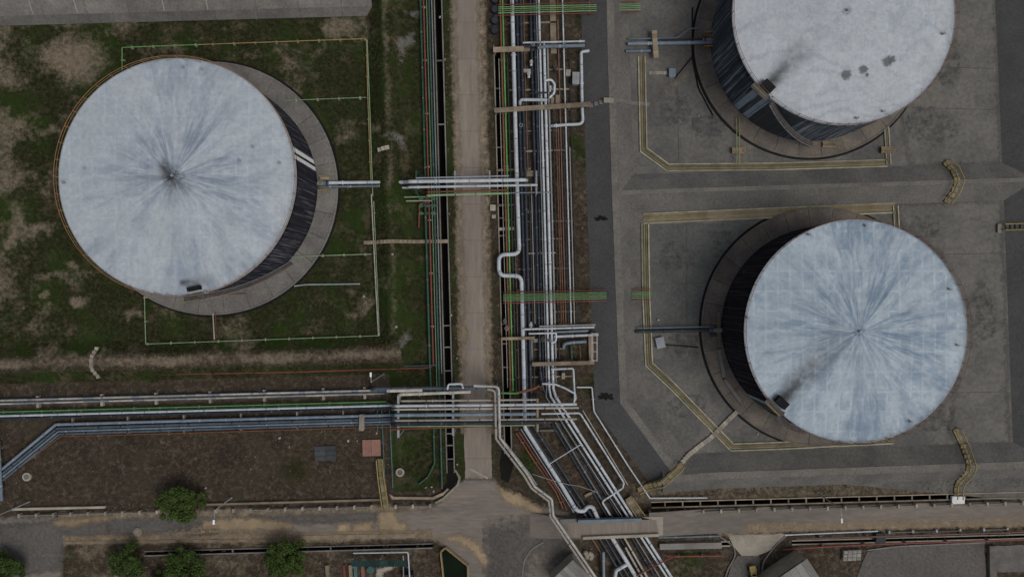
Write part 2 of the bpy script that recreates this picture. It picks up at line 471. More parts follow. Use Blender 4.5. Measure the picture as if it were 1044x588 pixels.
def shell_mat(name, c1, c2, streakc, amt):
    m = NT(name)
    p = m.coord('Object')
    flat = m.vec('NORMALIZE', m.vec('MULTIPLY', p, (1, 1, 0)))
    sp = m.n('ShaderNodeSeparateXYZ'); m.t.links.new(flat, sp.inputs[0])
    sz = m.n('ShaderNodeSeparateXYZ'); m.t.links.new(p, sz.inputs[0])
    cmb = m.n('ShaderNodeCombineXYZ')
    m.t.links.new(sp.outputs[0], cmb.inputs[0]); m.t.links.new(sp.outputs[1], cmb.inputs[1])
    m.set(cmb.inputs[2], m.math('MULTIPLY', sz.outputs[2], .0015))
    n1 = m.noise(cmb.outputs[0], 22, 4, .65); n2 = m.noise(cmb.outputs[0], 60, 3, .6)
    col = m.mix(m.remap(n1, .4, .6), c1, c2)
    col = m.mix(m.math('MULTIPLY', m.remap(n2, .52, .68), amt), col, streakc)
    n3 = m.noise(p, .7, 5, .6)
    col = m.mix(m.remap(n3, .58, .75, 0, .5), col, (.10, .06, .045))
    m.b.inputs['Specular IOR Level'].default_value = .12
    return m.done(col, .7)

# ------------------------------------------------------------------ ground with drains and earth bunds
# drains in plant-grid pixels: (u0, u1, v0, v1, depth)
DRAINS = {
    'west': (450.9, 458.2, -60, 480, 2.6),
    'corr': (510.3, 517.0, 46, 462, 2.6),
    'east': (658, 1120, 515.3, 520.6, 2.2),
    'south': (140, 434, 551.5, 555.6, 2.0),
    'yard': (672, 737, 557.5, 561.5, 1.0),
    'rgt': (800, 1100, 558.5, 562.0, .9),
}
def earth_bund(u, v):
    """left grassed bunds (metres)"""
    def ramp(d, hw, cw, h): return np.clip((hw - np.abs(d)) / (hw - cw), 0, 1) * h
    vert = ramp(u - 402, 21, 4, 1.9) * np.clip((376 - v) / 14, 0, 1)
    bot = ramp(v - 357, 20, 6, 1.7) * np.clip((422 - u) / 14, 0, 1)
    return np.maximum(vert, bot)

def blob(x, y, cx, cy, rx, ry):
    return np.clip(1.25 - np.sqrt(((x - cx) / rx) ** 2 + ((y - cy) / ry) ** 2), 0, 1)

def zones(x, y):
    """photo-pixel arrays -> grass, bare, grey weights"""
    wx = (fbm(x / 26, y / 26, 71) - .5) * 34 + (fbm(x / 7, y / 7, 73) - .5) * 10; wy = (fbm(x / 26, y / 26, 81) - .5) * 34 + (fbm(x / 7, y / 7, 83) - .5) * 10
    u, v = px2uv(x + wx * .14, y + wy * .14)
    x, y = x + wx, y + wy
    g = np.full(x.shape, .30); b = np.full(x.shape, .12); k = np.zeros(x.shape)
    # left basin
    w = (v < 352) & (u < 402)
    g[w] = 1.0; b[w] = np.clip(.10 + 1.6 * (fbm(x / 34, y / 26, 61, 5) - .52) + np.clip((70 - x) / 300, 0, .2), 0, .55)[w]
    w = (v < 376) & (u >= 396) & (u < 450); g[w] = .75; b[w] = .16
    for q in [(75, 62, 42, 30, .85), (12, 78, 32, 22, .6), (30, 20, 30, 10, .4), (62, 70, 30, 26, .5), (20, 215, 12, 34, .55), (36, 232, 24, 13, .62), (4, 245, 10, 20, .7), (8, 190, 10, 30, .4),
              (56, 138, 14, 9, .6), (78, 268, 12, 9, .6), (78, 308, 15, 9, .75), (45, 306, 14, 5, .6), (134, 318, 14, 12, .5), (5, 270, 12, 18, .4), (60, 335, 50, 14, .3),
              (300, 75, 26, 22, .42), (255, 52, 40, 10, .35), (350, 60, 20, 12, .3), (355, 205, 16, 30, .28), (340, 170, 20, 40, .2), (300, 288, 40, 9, .22), (280, 330, 40, 10, .2),
              (230, 345, 60, 8, .2), (250, 30, 60, 8, .25), (190, 24, 60, 6, .2)]:
        b = np.maximum(b, q[4] * blob(x, y, *q[:4]) * 1.0)
    # crest of lower bund: dry, pale
    cr = np.clip(1.2 - np.abs(v - 357) / 9.0, 0, 1) * (u < 410)
    n = fbm(x / 30, y / 12, 91)
    b = np.maximum(b, cr * (.36 + .42 * n)); g = np.where(cr > .2, .35, g)
    w = (v > 366) & (v < 378) & (u < 440); g[w] = .8
    cr = np.clip(1.2 - np.abs(u - 403) / 6.0, 0, 1) * (v < 345)
    b = np.maximum(b, cr * (.22 + .35 * fbm(x / 12, y / 30, 93)))
    for q in [(413, 50, 12, 22, .7), (418, 15, 12, 10, .7), (407, 140, 8, 14, .6), (412, 350, 9, 14, .6)]:
        k = np.maximum(k, q[4] * blob(x, y, *q[:4]))
    # brown lot
    w = (v > 378) & (v < 512) & (u < 396); g[w] = .18; b[w] = .07
    for q in [(300, 475, 36, 30, .62), (30, 450, 26, 26, .5), (100, 490, 50, 18, .4), (250, 395, 120, 5, .35)]:
        g = np.maximum(g, q[4] * blob(x, y, *q[:4]))
    for q in [(165, 452, 14, 6, .5), (60, 404, 60, 6, .45), (180, 404, 100, 6, .45), (210, 498, 10, 8, .55)]:
        b = np.maximum(b, q[4] * blob(x, y, *q[:4]))
    # lawn
    w = (u > 396) & (u < 451) & (v > 430) & (v < 497); g[w] = 1.15; b[w] = 0
    w = (u > 396) & (u < 451) & (v > 376) & (v <= 430); g[w] = .7
    # verge strips of the centre road
    w = (u >= 456) & (u < 512) & (v < 500); g[w] = .62; b[w] = .16
    w = (u >= 490) & (u < 512) & (v < 500); g[w] = .45; b[w] = .20
    for q in [(474, 240, 5, 22, .75), (474, 345, 5, 14, .8), (492, 215, 4, 14, .6), (498, 115, 7, 20, .6), (490, 240, 4, 12, .6), (474, 150, 4, 40, .5)]:
        b = np.maximum(b, q[4] * blob(x, y, *q[:4]))
    # pipe corridor
    w = (u >= 512) & (u < 612) & (v < 520); g[w] = .36; b[w] = .22
    for q in [(585, 150, 20, 20, .72), (540, 470, 16, 30, .85), (575, 450, 20, 20, .6), (600, 400, 14, 24, .7), (590, 20, 12, 18, .6)]:
        g = np.maximum(g, q[4] * blob(x, y, *q[:4]))
    for q in [(598, 195, 8, 60, .34), (587, 35, 10, 10, .4), (595, 325, 14, 16, .35), (590, 460, 10, 16, .45), (630, 455, 12, 30, .4)]:
        b = np.maximum(b, q[4] * blob(x, y, *q[:4]))
    # dry strip beside lower bund
    w = (u > 640) & (v > 495) & (v < 516); g[w] = .42; b[w] = .46
    # everything south of the lower road
    w = (v > 545); g[w] = .35; b[w] = .28
    for q in [(120, 590, 40, 12, .7), (230, 575, 60, 14, .45), (350, 575, 80, 14, .3), (90, 560, 12, 26, .55), (330, 560, 60, 6, .5), (410, 560, 30, 10, .5), (590, 555, 20, 20, .4), (260, 560, 120, 5, .5)]:
        b = np.maximum(b, q[4] * blob(x, y, *q[:4]))
    for q in [(700, 570, 34, 14, .85), (1030, 548, 20, 6, .8), (75, 560, 12, 26, .6), (500, 545, 20, 14, .3)]:
        g = np.maximum(g, q[4] * blob(x, y, *q[:4]))
    for q in [(470, 570, 30, 26, .5), (380, 575, 70, 16, .4), (880, 545, 170, 9, .55), (840, 560, 30, 30, .3), (40, 575, 30, 20, .6)]:
        k = np.maximum(k, q[4] * blob(x, y, *q[:4]))
    east = (np.hypot(x - 320, y - 190) < 260) & (u < 402) & (v < 350) & (x > 250)
    return np.clip(g, 0, 1.2), np.clip(b, 0, 1), np.clip(k, 0, 1)

def grid_lines(lo, hi, step, cuts, far):
    ls = list(np.arange(lo, hi + step, step))
    cl = []
    for c in cuts: cl += [c - .06, c + .06]
    ls = [l for l in ls if all(abs(l - c) > .5 for c in cuts)] + cl
    ls += far
    return np.array(sorted(ls))
us = grid_lines(-70, 1114, 2.4, sorted({q for d in DRAINS.values() for q in d[:2]}), [-2600, -1500, -800, -300, 1300, 1800, 2600, 3600])
vs_ = grid_lines(-70, 660, 2.4, sorted({q for d in DRAINS.values() for q in d[2:4]}), [-2600, -1500, -800, -300, 850, 1300, 2000, 3000])
U, V = np.meshgrid(us, vs_, indexing='ij')
X = 522 + (U - 522) * _c + (V - 294) * _s
Y = 294 - (U - 522) * _s + (V - 294) * _c
Z = earth_bund(U, V)
rough_z = (fbm(X / 9, Y / 9, 5) - .5) * .16
tank_far = np.minimum(np.hypot(X - 213, Y - 191) - 134, 999)
Z = Z + rough_z * np.clip(.25 + Z, 0, 1) * (tank_far > 0) - .06
for (a, b, c, d, dep) in DRAINS.values():
    w = (U > a) & (U < b) & (V > c) & (V < d)
    Z[w] = -dep
nu, nv = U.shape
co = np.stack([(X - 522) / PPM, (294 - Y) / PPM, Z], -1).reshape(-1, 3)
idx = np.arange(nu * nv).reshape(nu, nv)
quads = np.stack([idx[:-1, :-1], idx[:-1, 1:], idx[1:, 1:], idx[1:, :-1]], -1).reshape(-1, 4)
gm = bpy.data.meshes.new('ground')
gm.from_pydata(co.tolist(), [], quads.tolist())
gz, bz, kz = zones(X, Y)
ca = gm.color_attributes.new('zone', 'FLOAT_COLOR', 'POINT')
ca.data.foreach_set('color', np.stack([gz, bz, kz, np.ones_like(gz)], -1).astype(np.float32).ravel())
gm.materials.append(M['ground'])
gm.polygons.foreach_set('use_smooth', [True] * len(gm.polygons))
gm.update()
ground = obj('ground', gm)
tag(ground, 'bare brown soil and short dark grass of the tank farm', 'ground', kind='structure')

def gz_at(px, py):
    u, v = px2uv(px, py)
    return float(earth_bund(np.array([u]), np.array([v]))[0])

# lined drains
def drain(key, name, label, nb, horizontal=False, kerb='pale_conc', kw=.13, brace_mat='grey_conc', braces=None):
    a, b, c, d, dep = DRAINS[key]
    c = max(c, -20); d = min(d, 610); a = max(a, -20); b = min(b, 1064)
    t = thing(name, label, 'drain', atuv((a + b) / 2, (c + d) / 2, -dep))
    L = t.location
    def rect(u0, u1, v0, v1, z0, z1, nm, mat, par=t):
        m = MB()
        m.prism([(atuv(*q) - L)[:2] for q in ((u0, v0), (u1, v0), (u1, v1), (u0, v1))], z0 - L.z, z1 - L.z)
        return m.build(nm, mat, par)
    w = .45
    rect(a + .1, b - .1, c + .1, d - .1, -dep + .02, -dep + .10, 'water', M['water'])
    k = kw * PPM
    if horizontal:
        for v0, v1 in ((c + .08, c + w), (d - w, d - .08)): rect(a + .1, b - .1, v0, v1, -dep + .12, -.03, 'drain_wall', M['drain_wall'])
        for v0, v1 in ((c - k, c + w * .9), (d - w * .9, d + k)): rect(a, b, v0, v1, -.02, .12, 'kerb', M[kerb])
    else:
        for u0, u1 in ((a + .08, a + w), (b - w, b - .08)): rect(u0, u1, c + .1, d - .1, -dep + .12, -.03, 'drain_wall', M['drain_wall'])
        for u0, u1 in ((a - k, a + w * .9), (b - w * .9, b + k)): rect(u0, u1, c, d, -.02, .12, 'kerb', M[kerb])
    for q in (braces or []):
        if horizontal: rect(q - .7, q + .7, c + w, d - w, -.25, .02, 'brace', M[brace_mat])
        else: rect(a + w, b - w, q - .6, q + .6, -.25, .02, 'brace', M[brace_mat])
    return t
drain('west', 'open_drain', 'long black open drain west of the centre road with concrete edges', 0, kerb='grey_conc', braces=[60, 125, 330, 352, 376, 440, 452, 466])
drain('corr', 'open_drain', 'black open drain between the centre road and the pipe corridor', 0, braces=[90, 150, 222, 240, 330, 350, 374])
drain('east', 'open_drain', 'black drain with regular cross braces between the lower road and the bund', 0, True, kerb='tan_conc', braces=list(range(672, 1064, 18)))
drain('south', 'open_drain', 'narrow black drain below the lower left road, behind the trees', 0, True, kerb='grey_conc', braces=[230, 330])
drain('yard', 'open_drain', 'short drain trough below the road east of the bridge', 0, True, kerb='pale_conc')
drain('rgt', 'open_drain', 'thin drain below the road at lower right, beside the red pipe', 0, True, kerb='pale_conc')

# ------------------------------------------------------------------ sheets and roads
def sheet(name, pts, z, mat, label=None, cat='ground', th=.3, amp=0, step=1.2, seed=1, parent=None):
    P = [at(*p)[:2] for p in pts]
    if amp: P = jag(P, amp, step, seed)
    m = MB(); m.prism(P, z - th, z)
    o = m.build(name, M[mat] if isinstance(mat, str) else mat, parent)
    if parent is None: tag(o, label or name.replace('_', ' '), cat, kind='structure')
    return o

def soft_mat(base, key):
    """copy of a surface material whose rim breaks up into bare ground (loose sand, worn asphalt)"""
    m = M[base].copy(); m.name = base + '_ragged'
    t = m.node_tree
    out = [n for n in t.nodes if n.type == 'OUTPUT_MATERIAL'][0]
    b = [n for n in t.nodes if n.type == 'BSDF_PRINCIPLED'][0]
    at_ = t.nodes.new('ShaderNodeAttribute'); at_.attribute_name = 'rim'
    g = t.nodes.new('ShaderNodeNewGeometry')
    nz = t.nodes.new('ShaderNodeTexNoise'); nz.inputs['Scale'].default_value = .9; nz.inputs['Detail'].default_value = 7; nz.inputs['Roughness'].default_value = .7
    t.links.new(g.outputs['Position'], nz.inputs['Vector'])
    ad = t.nodes.new('ShaderNodeMath'); ad.operation = 'ADD'
    t.links.new(at_.outputs['Fac'], ad.inputs[0]); t.links.new(nz.outputs['Fac'], ad.inputs[1])
    mr = t.nodes.new('ShaderNodeMapRange'); mr.inputs[1].default_value = .82; mr.inputs[2].default_value = 1.22
    t.links.new(ad.outputs[0], mr.inputs[0])
    tr = t.nodes.new('ShaderNodeBsdfTransparent'); mx = t.nodes.new('ShaderNodeMixShader')
    t.links.new(mr.outputs[0], mx.inputs[0]); t.links.new(tr.outputs[0], mx.inputs[1]); t.links.new(b.outputs[0], mx.inputs[2])
    t.links.new(mx.outputs[0], out.inputs[0])
    return m
SOFT = {}
def patch(name, pts, z, mat, label, cat='ground', rim=1.0, peak=1.0):
    """thin loose layer on a surface; its rim thins out over `rim` metres"""
    if mat not in SOFT: SOFT[mat] = soft_mat(mat, mat)
    P = np.array([at(*p)[:2] for p in pts])
    x0, y0 = P.min(0) - .6; x1, y1 = P.max(0) + .6
    st = .35 if (x1 - x0) * (y1 - y0) < 900 else .7
    gx, gy = np.meshgrid(np.arange(x0, x1 + st, st), np.arange(y0, y1 + st, st), indexing='ij')
    ins = np.zeros(gx.shape, bool); dist = np.full(gx.shape, 1e9)
    n = len(P)
    for i in range(n):
        (ax, ay), (bx_, by_) = P[i], P[(i + 1) % n]
        c = ((ay > gy) != (by_ > gy)) & (gx < (bx_ - ax) * (gy - ay) / (by_ - ay + 1e-12) + ax)
        ins ^= c
        dx, dy = bx_ - ax, by_ - ay
        t = np.clip(((gx - ax) * dx + (gy - ay) * dy) / (dx * dx + dy * dy), 0, 1)
        dist = np.minimum(dist, np.hypot(gx - ax - t * dx, gy - ay - t * dy))
    sd = np.where(ins, dist, -dist)
    w = np.clip(.5 + sd / rim * .5, 0, peak)
    nu_, nv_ = gx.shape
    ids = np.arange(nu_ * nv_).reshape(nu_, nv_)
    q = np.stack([ids[:-1, :-1], ids[1:, :-1], ids[1:, 1:], ids[:-1, 1:]], -1).reshape(-1, 4)
    wq = np.maximum.reduce([w[:-1, :-1], w[1:, :-1], w[1:, 1:], w[:-1, 1:]]).ravel()
    q = q[wq > 0]
    me = bpy.data.meshes.new(name)
    co_ = np.stack([gx, gy, np.full(gx.shape, z)], -1).reshape(-1, 3)
    me.from_pydata(co_.tolist(), [], q.tolist())
    at2 = me.attributes.new('rim', 'FLOAT', 'POINT'); at2.data.foreach_set('value', w.astype(np.float32).ravel())
    me.materials.append(SOFT[mat]); me.update()
    return tag(obj(name, me), label, cat, kind='structure')

# right basins
sheet('basin_paving', [(640, -60), (1140, -60), (1140, 520), (700, 478), (640, 400)], .02, 'paving', 'dark paved floor of the right hand tank basins', 'paving', th=.02)
patch('basin_paving', [(912, -60), (1013, -60), (1020, 168), (928, 170), (916, 110)], .026, 'paving_lt', 'lighter paving right of the upper right tank', 'paving', rim=1.4)
patch('basin_paving', [(916, 208), (1021, 204), (1029, 452), (965, 455), (985, 330), (960, 260), (918, 228)], .026, 'paving_lt', 'lighter paving right of the lower right tank', 'paving', rim=1.4)
sheet('basin_paving', [(664, 229), (765, 227), (765, 250), (725, 300), (722, 336), (664, 336)], .026, 'paving_gr', 'greenish paving slab left of the lower right tank', 'paving', th=.004)
sheet('basin_paving', [(664, 346), (724, 346), (745, 400), (722, 420), (664, 370)], .027, 'paving', 'grey paving between the moss channel and the lower right tank', 'paving', th=.004)
sheet('basin_paving', [(664, 60), (706, 70), (700, 100), (730, 150), (690, 164), (664, 150)], .027, 'paving', 'grey paving left of the upper right tank', 'paving', th=.004)

for j, (cx, cy, rx, ry, lab) in enumerate([(722, 128, 16, 9, 'dark damp stain left of the upper right tank'), (690, 112, 12, 14, 'dark damp stain inside the upper moss channel'), (742, 98, 10, 7, 'dark damp stain at the pad of the upper right tank'), (700, 352, 18, 8, 'dark stain beside the navy tank pipe'),
        (690, 262, 14, 12, 'dark stain on the greenish slab'), (735, 250, 10, 10, 'smaller dark stain on the greenish slab'), (950, 130, 22, 14, 'dark stain on the light paving at top right'), (965, 60, 12, 30, 'long dark stain right of the upper right tank'), (1000, 320, 12, 34, 'long dark stain at the right of the lower right tank'), (955, 425, 20, 10, 'dark stain below the lower right tank'),
        (700, 415, 16, 8, 'dark stain along the diagonal moss channel'), (940, 232, 18, 8, 'dark stain above the lower right tank')]):
    rr_ = random.Random(j + 40)
    patch('damp_stain', [(cx + rx * rr_.uniform(.6, 1.2) * math.cos(a * pi / 6), cy + ry * rr_.uniform(.6, 1.2) * math.sin(a * pi / 6)) for a in range(12)], .0315 + j * .0006, 'asph_dark', lab, 'stain', rim=2.6, peak=.38)
jt = [((770, 69), (912, 67)), ((912, 68), (1014, 70)), ((930, 110), (1018, 112)), ((930, 260), (1022, 258)), ((985, 330), (1026, 329)), ((970, 400), (1027, 399)), ((664, 290), (722, 288)), ((700, 228), (700, 336)), ((664, 120), (716, 121)), ((690, 60), (692, 165))]
for j, (p0, p1) in enumerate(jt):
    a_, b_ = at(*p0), at(*p1)
    m = MB(); m.beam((a_.x, a_.y, .035), (b_.x, b_.y, .035), .09, .02)
    tag(m.build('paving_joint', M['asph_dark']), f'{ORD[j]} dark sealed joint in the basin paving', 'joint', kind='structure')
# centre road from concrete slabs
road = thing('road', 'dusty concrete road running up the middle of the plant', 'road')
road['kind'] = 'structure'
def road_x(y): return 461.5 + .0265 * y, 488.5 + .0275 * y
y = -14
k = 0
while y < 488:
    y1 = min(y + 37, 488)
    m = MB()
    g = .10
    l0, r0 = road_x(y + g); l1, r1 = road_x(y1 - g)
    jg = random.Random(k)
    left = [(l0 + (l1 - l0) * i / 6 + jg.uniform(-.5, .5), y + g + (y1 - y - 2 * g) * i / 6) for i in range(7)]
    right = [(r0 + (r1 - r0) * i / 6 + jg.uniform(-.5, .5), y + g + (y1 - y - 2 * g) * i / 6) for i in range(7)]
    m.prism([at(*p)[:2] for p in left + right[::-1]], -.2, .05 + jg.uniform(-.006, .006))
    m.build('road_slab', M['road'], road)
    y = y1; k += 1
# lower road west part and crossing
patch('road', [(-60, 529), (40, 526), (140, 524), (300, 521), (400, 519.5), (445, 514), (462, 497), (472, 488), (505, 488), (512, 500), (540, 512), (580, 523), (594, 527),
               (594, 543), (575, 545), (588, 600), (478, 600), (462, 572), (446, 551), (420, 549), (250, 551), (120, 552), (64, 553), (62, 600), (-60, 600)],
      .056, 'road_low', 'dusty asphalt lower road and crossing', 'road', rim=1.0)
patch('road_patch', [(500, 540), (560, 528), (576, 545), (583, 575), (548, 560), (534, 575), (530, 600), (505, 600), (495, 570)], .060, 'road_yard', 'darker asphalt patch at the road crossing', 'road', rim=5, peak=.7)
patch('road_patch', [(0, 535), (60, 530), (110, 531), (112, 545), (66, 552), (60, 580), (0, 590)], .060, 'road_yard', 'grey asphalt patch at the lower left corner', 'road', rim=1.4)
patch('road_patch', [(111, 526), (215, 523), (300, 524), (385, 521), (385, 531), (300, 533), (210, 536), (150, 545), (111, 545)], .061, 'road_yard', 'grey asphalt patch in the middle of the lower left road', 'road', rim=1.4)
for i, (pts, lab, sd) in enumerate([
    ([(206, 531), (240, 527), (275, 529), (300, 533), (298, 540), (250, 541), (205, 541)], 'orange sand spill on the lower left road beside the lamp post', 11),
    ([(386, 519.5), (403, 519), (406, 531), (414, 533), (416, 543), (386, 544)], 'orange sand patch where the yellow footbridge meets the lower road', 12),
    ([(359, 533), (380, 531.5), (381, 542), (358, 543)], 'small rectangular orange sand patch on the lower road', 13),
    ([(345, 534), (357, 532), (357, 543), (343, 543)], 'faint sand patch left of the rectangular one', 14),
    ([(178, 541), (200, 538), (222, 536), (224, 542), (190, 545)], 'long sand streak below the round tree on the lower road', 15),
    ([(55, 529), (110, 525), (112, 530), (85, 534), (70, 537), (54, 536)], 'pale sand along the guard rail at lower left', 16),
    ([(445, 549), (470, 544), (485, 550), (500, 572), (494, 578), (480, 560), (466, 552)], 'sand along the kerb beside the green pond', 17),
    ([(507, 496), (530, 504), (552, 518), (556, 530), (540, 520), (515, 512)], 'pale dirt at the corner of the road crossing', 18),
    ([(470, 331), (475, 333), (477, 345), (473, 350), (469, 344)], 'small tan sand pile at the centre road edge', 19)]):
    patch('sand', pts, .068 + i * .004, 'sand', lab, 'sand', rim=1.1, peak=.9)
for j, (pts, lab) in enumerate([([(459, -10), (464, -10), (474, 300), (474, 440), (470, 440), (467, 300)], 'dusty dirt verge along the left edge of the centre road'), ([(486, -10), (494, -10), (500, 300), (503, 440), (497, 440), (494, 300)], 'dusty dirt verge along the right edge of the centre road'),
                                ([(60, 522), (300, 517.5), (440, 513.5), (440, 519), (300, 524), (60, 529)], 'dusty dirt verge along the top of the lower left road'), ([(66, 546), (300, 543), (440, 540), (440, 548), (300, 552), (66, 554)], 'dusty dirt verge along the bottom of the lower left road'),
                                ([(676, 536), (1060, 527), (1060, 536), (676, 546)], 'dusty verge along the bottom of the lower right road')]):
    patch('dirt_verge', pts, .075 + j * .003, 'sand' if j > 2 else 'tan_conc', lab, 'verge', rim=1.0, peak=(.58, .58, .62, .62, .5)[j])
# kerb strip along lower road
for pts, lab in [([(64, 551), (300, 548.2), (300, 551), (66, 554)], 'pale kerb along the lower left road'), ([(300.5, 545.4), (423, 543.2), (423, 547.6), (300.5, 549.6)], 'pale kerb left of the green pond')]:
    m = MB(); m.prism([at(*p)[:2] for p in pts], -.2, .17)
    tag(m.build('kerb', M['tan_conc']), lab, 'kerb')

# lower road east, rising onto the bridge
def strip(name, stations, mat, label, cat='road'):
    m = MB()
    vs, fs = [], []
    for (x, yt, yb, z) in stations:
        a, b = at(x, yt), at(x, yb)
        vs += [(a.x, a.y, z), (b.x, b.y, z), (b.x, b.y, z - .35), (a.x, a.y, z - .35)]
    n = len(stations)
    for i in range(n - 1):
        o, p = i * 4, i * 4 + 4
        fs += [(o, o + 1, p + 1, p), (o + 1, o + 2, p + 2, p + 1), (o + 2, o + 3, p + 3, p + 2), (o + 3, o, p, p + 3)]
    fs += [(0, 3, 2, 1), (4 * n - 4, 4 * n - 3, 4 * n - 2, 4 * n - 1)]
    m.add(vs, fs)
    o = m.build(name, M[mat])
    return tag(o, label, cat, kind='structure')
DECK = 1.5
strip('road', [(660, 519.5, 543.5, DECK), (672, 519, 543.5, DECK - .05), (720, 518, 543, .35), (760, 517, 543, .06), (800, 516, 541, .06), (900, 513.5, 538.5, .06), (1044, 510, 535, .06), (1100, 508.5, 533.5, .06)], 'road_low', 'dusty lower road east of the bridge')
br = thing('road_bridge', 'tan road bridge with pale parapets over the diagonal pipes', 'bridge', at(628, 535, 0))
L = br.location
def bpart(nm, mat, pts, z0, z1):
    m = MB(); m.prism([(at(*p) - L)[:2] for p in pts], z0, z1)
    return m.build(nm, M[mat], br)
bpart('deck', 'road', [(592, 528), (672, 526), (673, 541), (576, 544.5), (580, 530)], DECK - .4, DECK + .02)
bpart('parapet', 'bluepipe', [(588, 525.8), (652, 524), (652, 527.2), (588, 529)], DECK - .4, DECK + .55)
bpart('parapet', 'pale_conc', [(593, 542.6), (669, 539.6), (669, 542.4), (593, 545.4)], DECK - .4, DECK + .5)
bpart('abutment', 'pale_conc', [(652.5, 524), (674, 523), (674, 541.5), (669.5, 542.4), (669.5, 539), (667, 527)], -.2, DECK + .04)
bpart('abutment', 'grey_conc', [(570, 526), (587, 525.5), (592, 545.5), (574, 546)], -.2, DECK + .01)
strip('road_ramp', [(540, 522, 548, .05), (560, 524, 547, .8), (578, 526, 545.5, DECK - .02)], 'road_low', 'short road ramp west of the bridge')
# yards south-east
sheet('yard', [(742, 544.5), (801, 543.5), (790, 558), (772, 566), (756, 566), (748, 556)], .05, 'pale_conc', 'pale concrete ramp mouth below the lower road', 'paving', amp=.1)
sheet('yard', [(752, 566), (774, 566), (776, 600), (738, 600), (746, 575)], .058, 'road_yard', 'dark asphalt lane below the concrete ramp', 'paving')
sheet('yard', [(868, 600), (884, 562), (910, 556), (1003, 553), (1006, 600)], .05, 'road_yard', 'dark asphalt yard at the lower right', 'paving', amp=.1)
sheet('yard', [(1016, 556), (1100, 553), (1100, 582), (1016, 583)], .05, 'grey_conc', 'pale yard slab at the lower right corner', 'paving', amp=.1)

# ------------------------------------------------------------------ bunds (dikes)
def offset_line(pts, d):
    P = [Vector(p[:2]) for p in pts]
    out = []
    for i, p in enumerate(P):
        ds = []
        if i > 0: ds.append((P[i] - P[i - 1]).normalized())
        if i < len(P) - 1: ds.append((P[i + 1] - P[i]).normalized())
        ns = [Vector((-q.y, q.x)) for q in ds]
        if len(ns) == 1: out.append(p + ns[0] * d)
        else:
            b = (ns[0] + ns[1]).normalized()
            out.append(p + b * (d / max(b.dot(ns[0]), .3)))
    return out
BUNDS = []
def bund(label, pts, hl, hr, cw, h, mats, zoff=0, joints=None):
    """crest line in photo pixels; hl / hr reach of left and right slope in pixels"""
    t = thing('bund', label, 'bund')
    P = [at(*p)[:2] for p in pts]
    c = cw / 2 / PPM
    lines = [(offset_line(P, hl / PPM), -.05), (offset_line(P, c), h + zoff), (offset_line(P, -c), h + zoff), (offset_line(P, -hr / PPM), -.05)]
    for k, nm in enumerate(('slope', 'crest', 'slope')):
        m = MB()
        (A, za), (B, zb) = lines[k], lines[k + 1]
        n = len(P)
        vs = [(p.x, p.y, za) for p in A] + [(p.x, p.y, zb) for p in B]
        m.add(vs, [(i, n + i, n + i + 1, i + 1) for i in range(n - 1)])
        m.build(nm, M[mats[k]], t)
    m = MB()
    for s in (1, -1):
        ln = offset_line(P, s * (c + .02))
        for i in range(len(ln) - 1):
            m.beam((*ln[i], h + zoff), (*ln[i + 1], h + zoff), .09, .06)
    m.build('edge_strip', M['grey_conc'], t)
    BUNDS.append((P, hl / PPM, hr / PPM, c, h))
    return t
bund('asphalt bund with a dark outer slope between the pipe corridor and the right basins', [(620, -30), (622, 60), (626, 190), (633, 376), (634.5, 408), (692, 485)], 21, 28, 7, 1.7, ('asph_mid', 'crest', 'asph_dark'))  # shading of the west-facing slope is put into its darker asphalt
bund('asphalt bund between the upper and lower right tank basins', [(630, 197.5), (1060, 184)], 20, 20, 3, 1.55, ('asph_mid', 'crest', 'asph_mid'))
bund('asphalt bund along the bottom of the lower right basin', [(674, 486.2), (720, 482.5), (1060, 470.5)], 22, 16, 7, 1.66, ('asph_mid', 'crest', 'asph_mid'), .012)
bund('dark asphalt bund at the right edge of the picture', [(1042, -30), (1052, 200), (1061, 440), (1063, 475)], 30, 30, 6, 1.6, ('asph_dark', 'crest', 'asph_dark'), .02)
def bund_z(p):
    """height of the asphalt bunds and the earth bunds at world xy"""
    z = gz_at(522 + p[0] * PPM, 294 - p[1] * PPM)
    q = Vector(p[:2])
    for (P, hl, hr, c, h) in BUNDS:
        for i in range(len(P) - 1):
            a, b = Vector(P[i]), Vector(P[i + 1])
            d = b - a
            t = max(0, min(1, (q - a).dot(d) / d.length_squared))
            w = q - (a + d * t)
            side = d.x * w.y - d.y * w.x
            hw = hl if side > 0 else hr
            z = max(z, h * max(0, min(1, (hw - w.length) / (hw - c))))
    return z
# concrete lined bund at the upper left, one slab after another
cb = thing('bund', 'concrete slab lined bund along the upper left edge', 'bund')
u = -30
k = 0
jr = random.Random(4)
while u < 388:
    u1 = min(u + 43, 388)
    for (v0, z0, v1, z1, nm, mt) in [(-46, .05, -16, 1.85, 'slope_slab', 'pad_conc'), (-16, 1.85, -8, 1.85, 'crest_slab', 'grey_conc'), (-8, 1.85, 4.5, .75, 'slope_slab', 'pad_conc'), (4.5, .75, 12.5, .02, 'toe_slab', 'asph_mid')]:
        m = MB()
        dz = jr.uniform(-.015, .015)
        A, B, C, D = atuv(u + .15, v0, z0 + dz), atuv(u1 - .15, v0, z0 + dz), atuv(u1 - .15, v1, z1 + dz), atuv(u + .15, v1, z1 + dz)
        dn = Vector((0, 0, -.25))
        m.add([A, B, C, D, A + dn, B + dn, C + dn, D + dn], [(3, 2, 1, 0), (4, 5, 6, 7), (0, 1, 5, 4), (1, 2, 6, 5), (2, 3, 7, 6), (3, 0, 4, 7)])
        m.build(nm, M[mt], cb)
    u = u1; k += 1
m = MB()
for a in (45, 90, 178, 222):
    m.beam(atuv(a, -7, 1.80), atuv(a, 4, .83), .14, .06)
m.build('joint_strip', M['pale_conc'], cb)

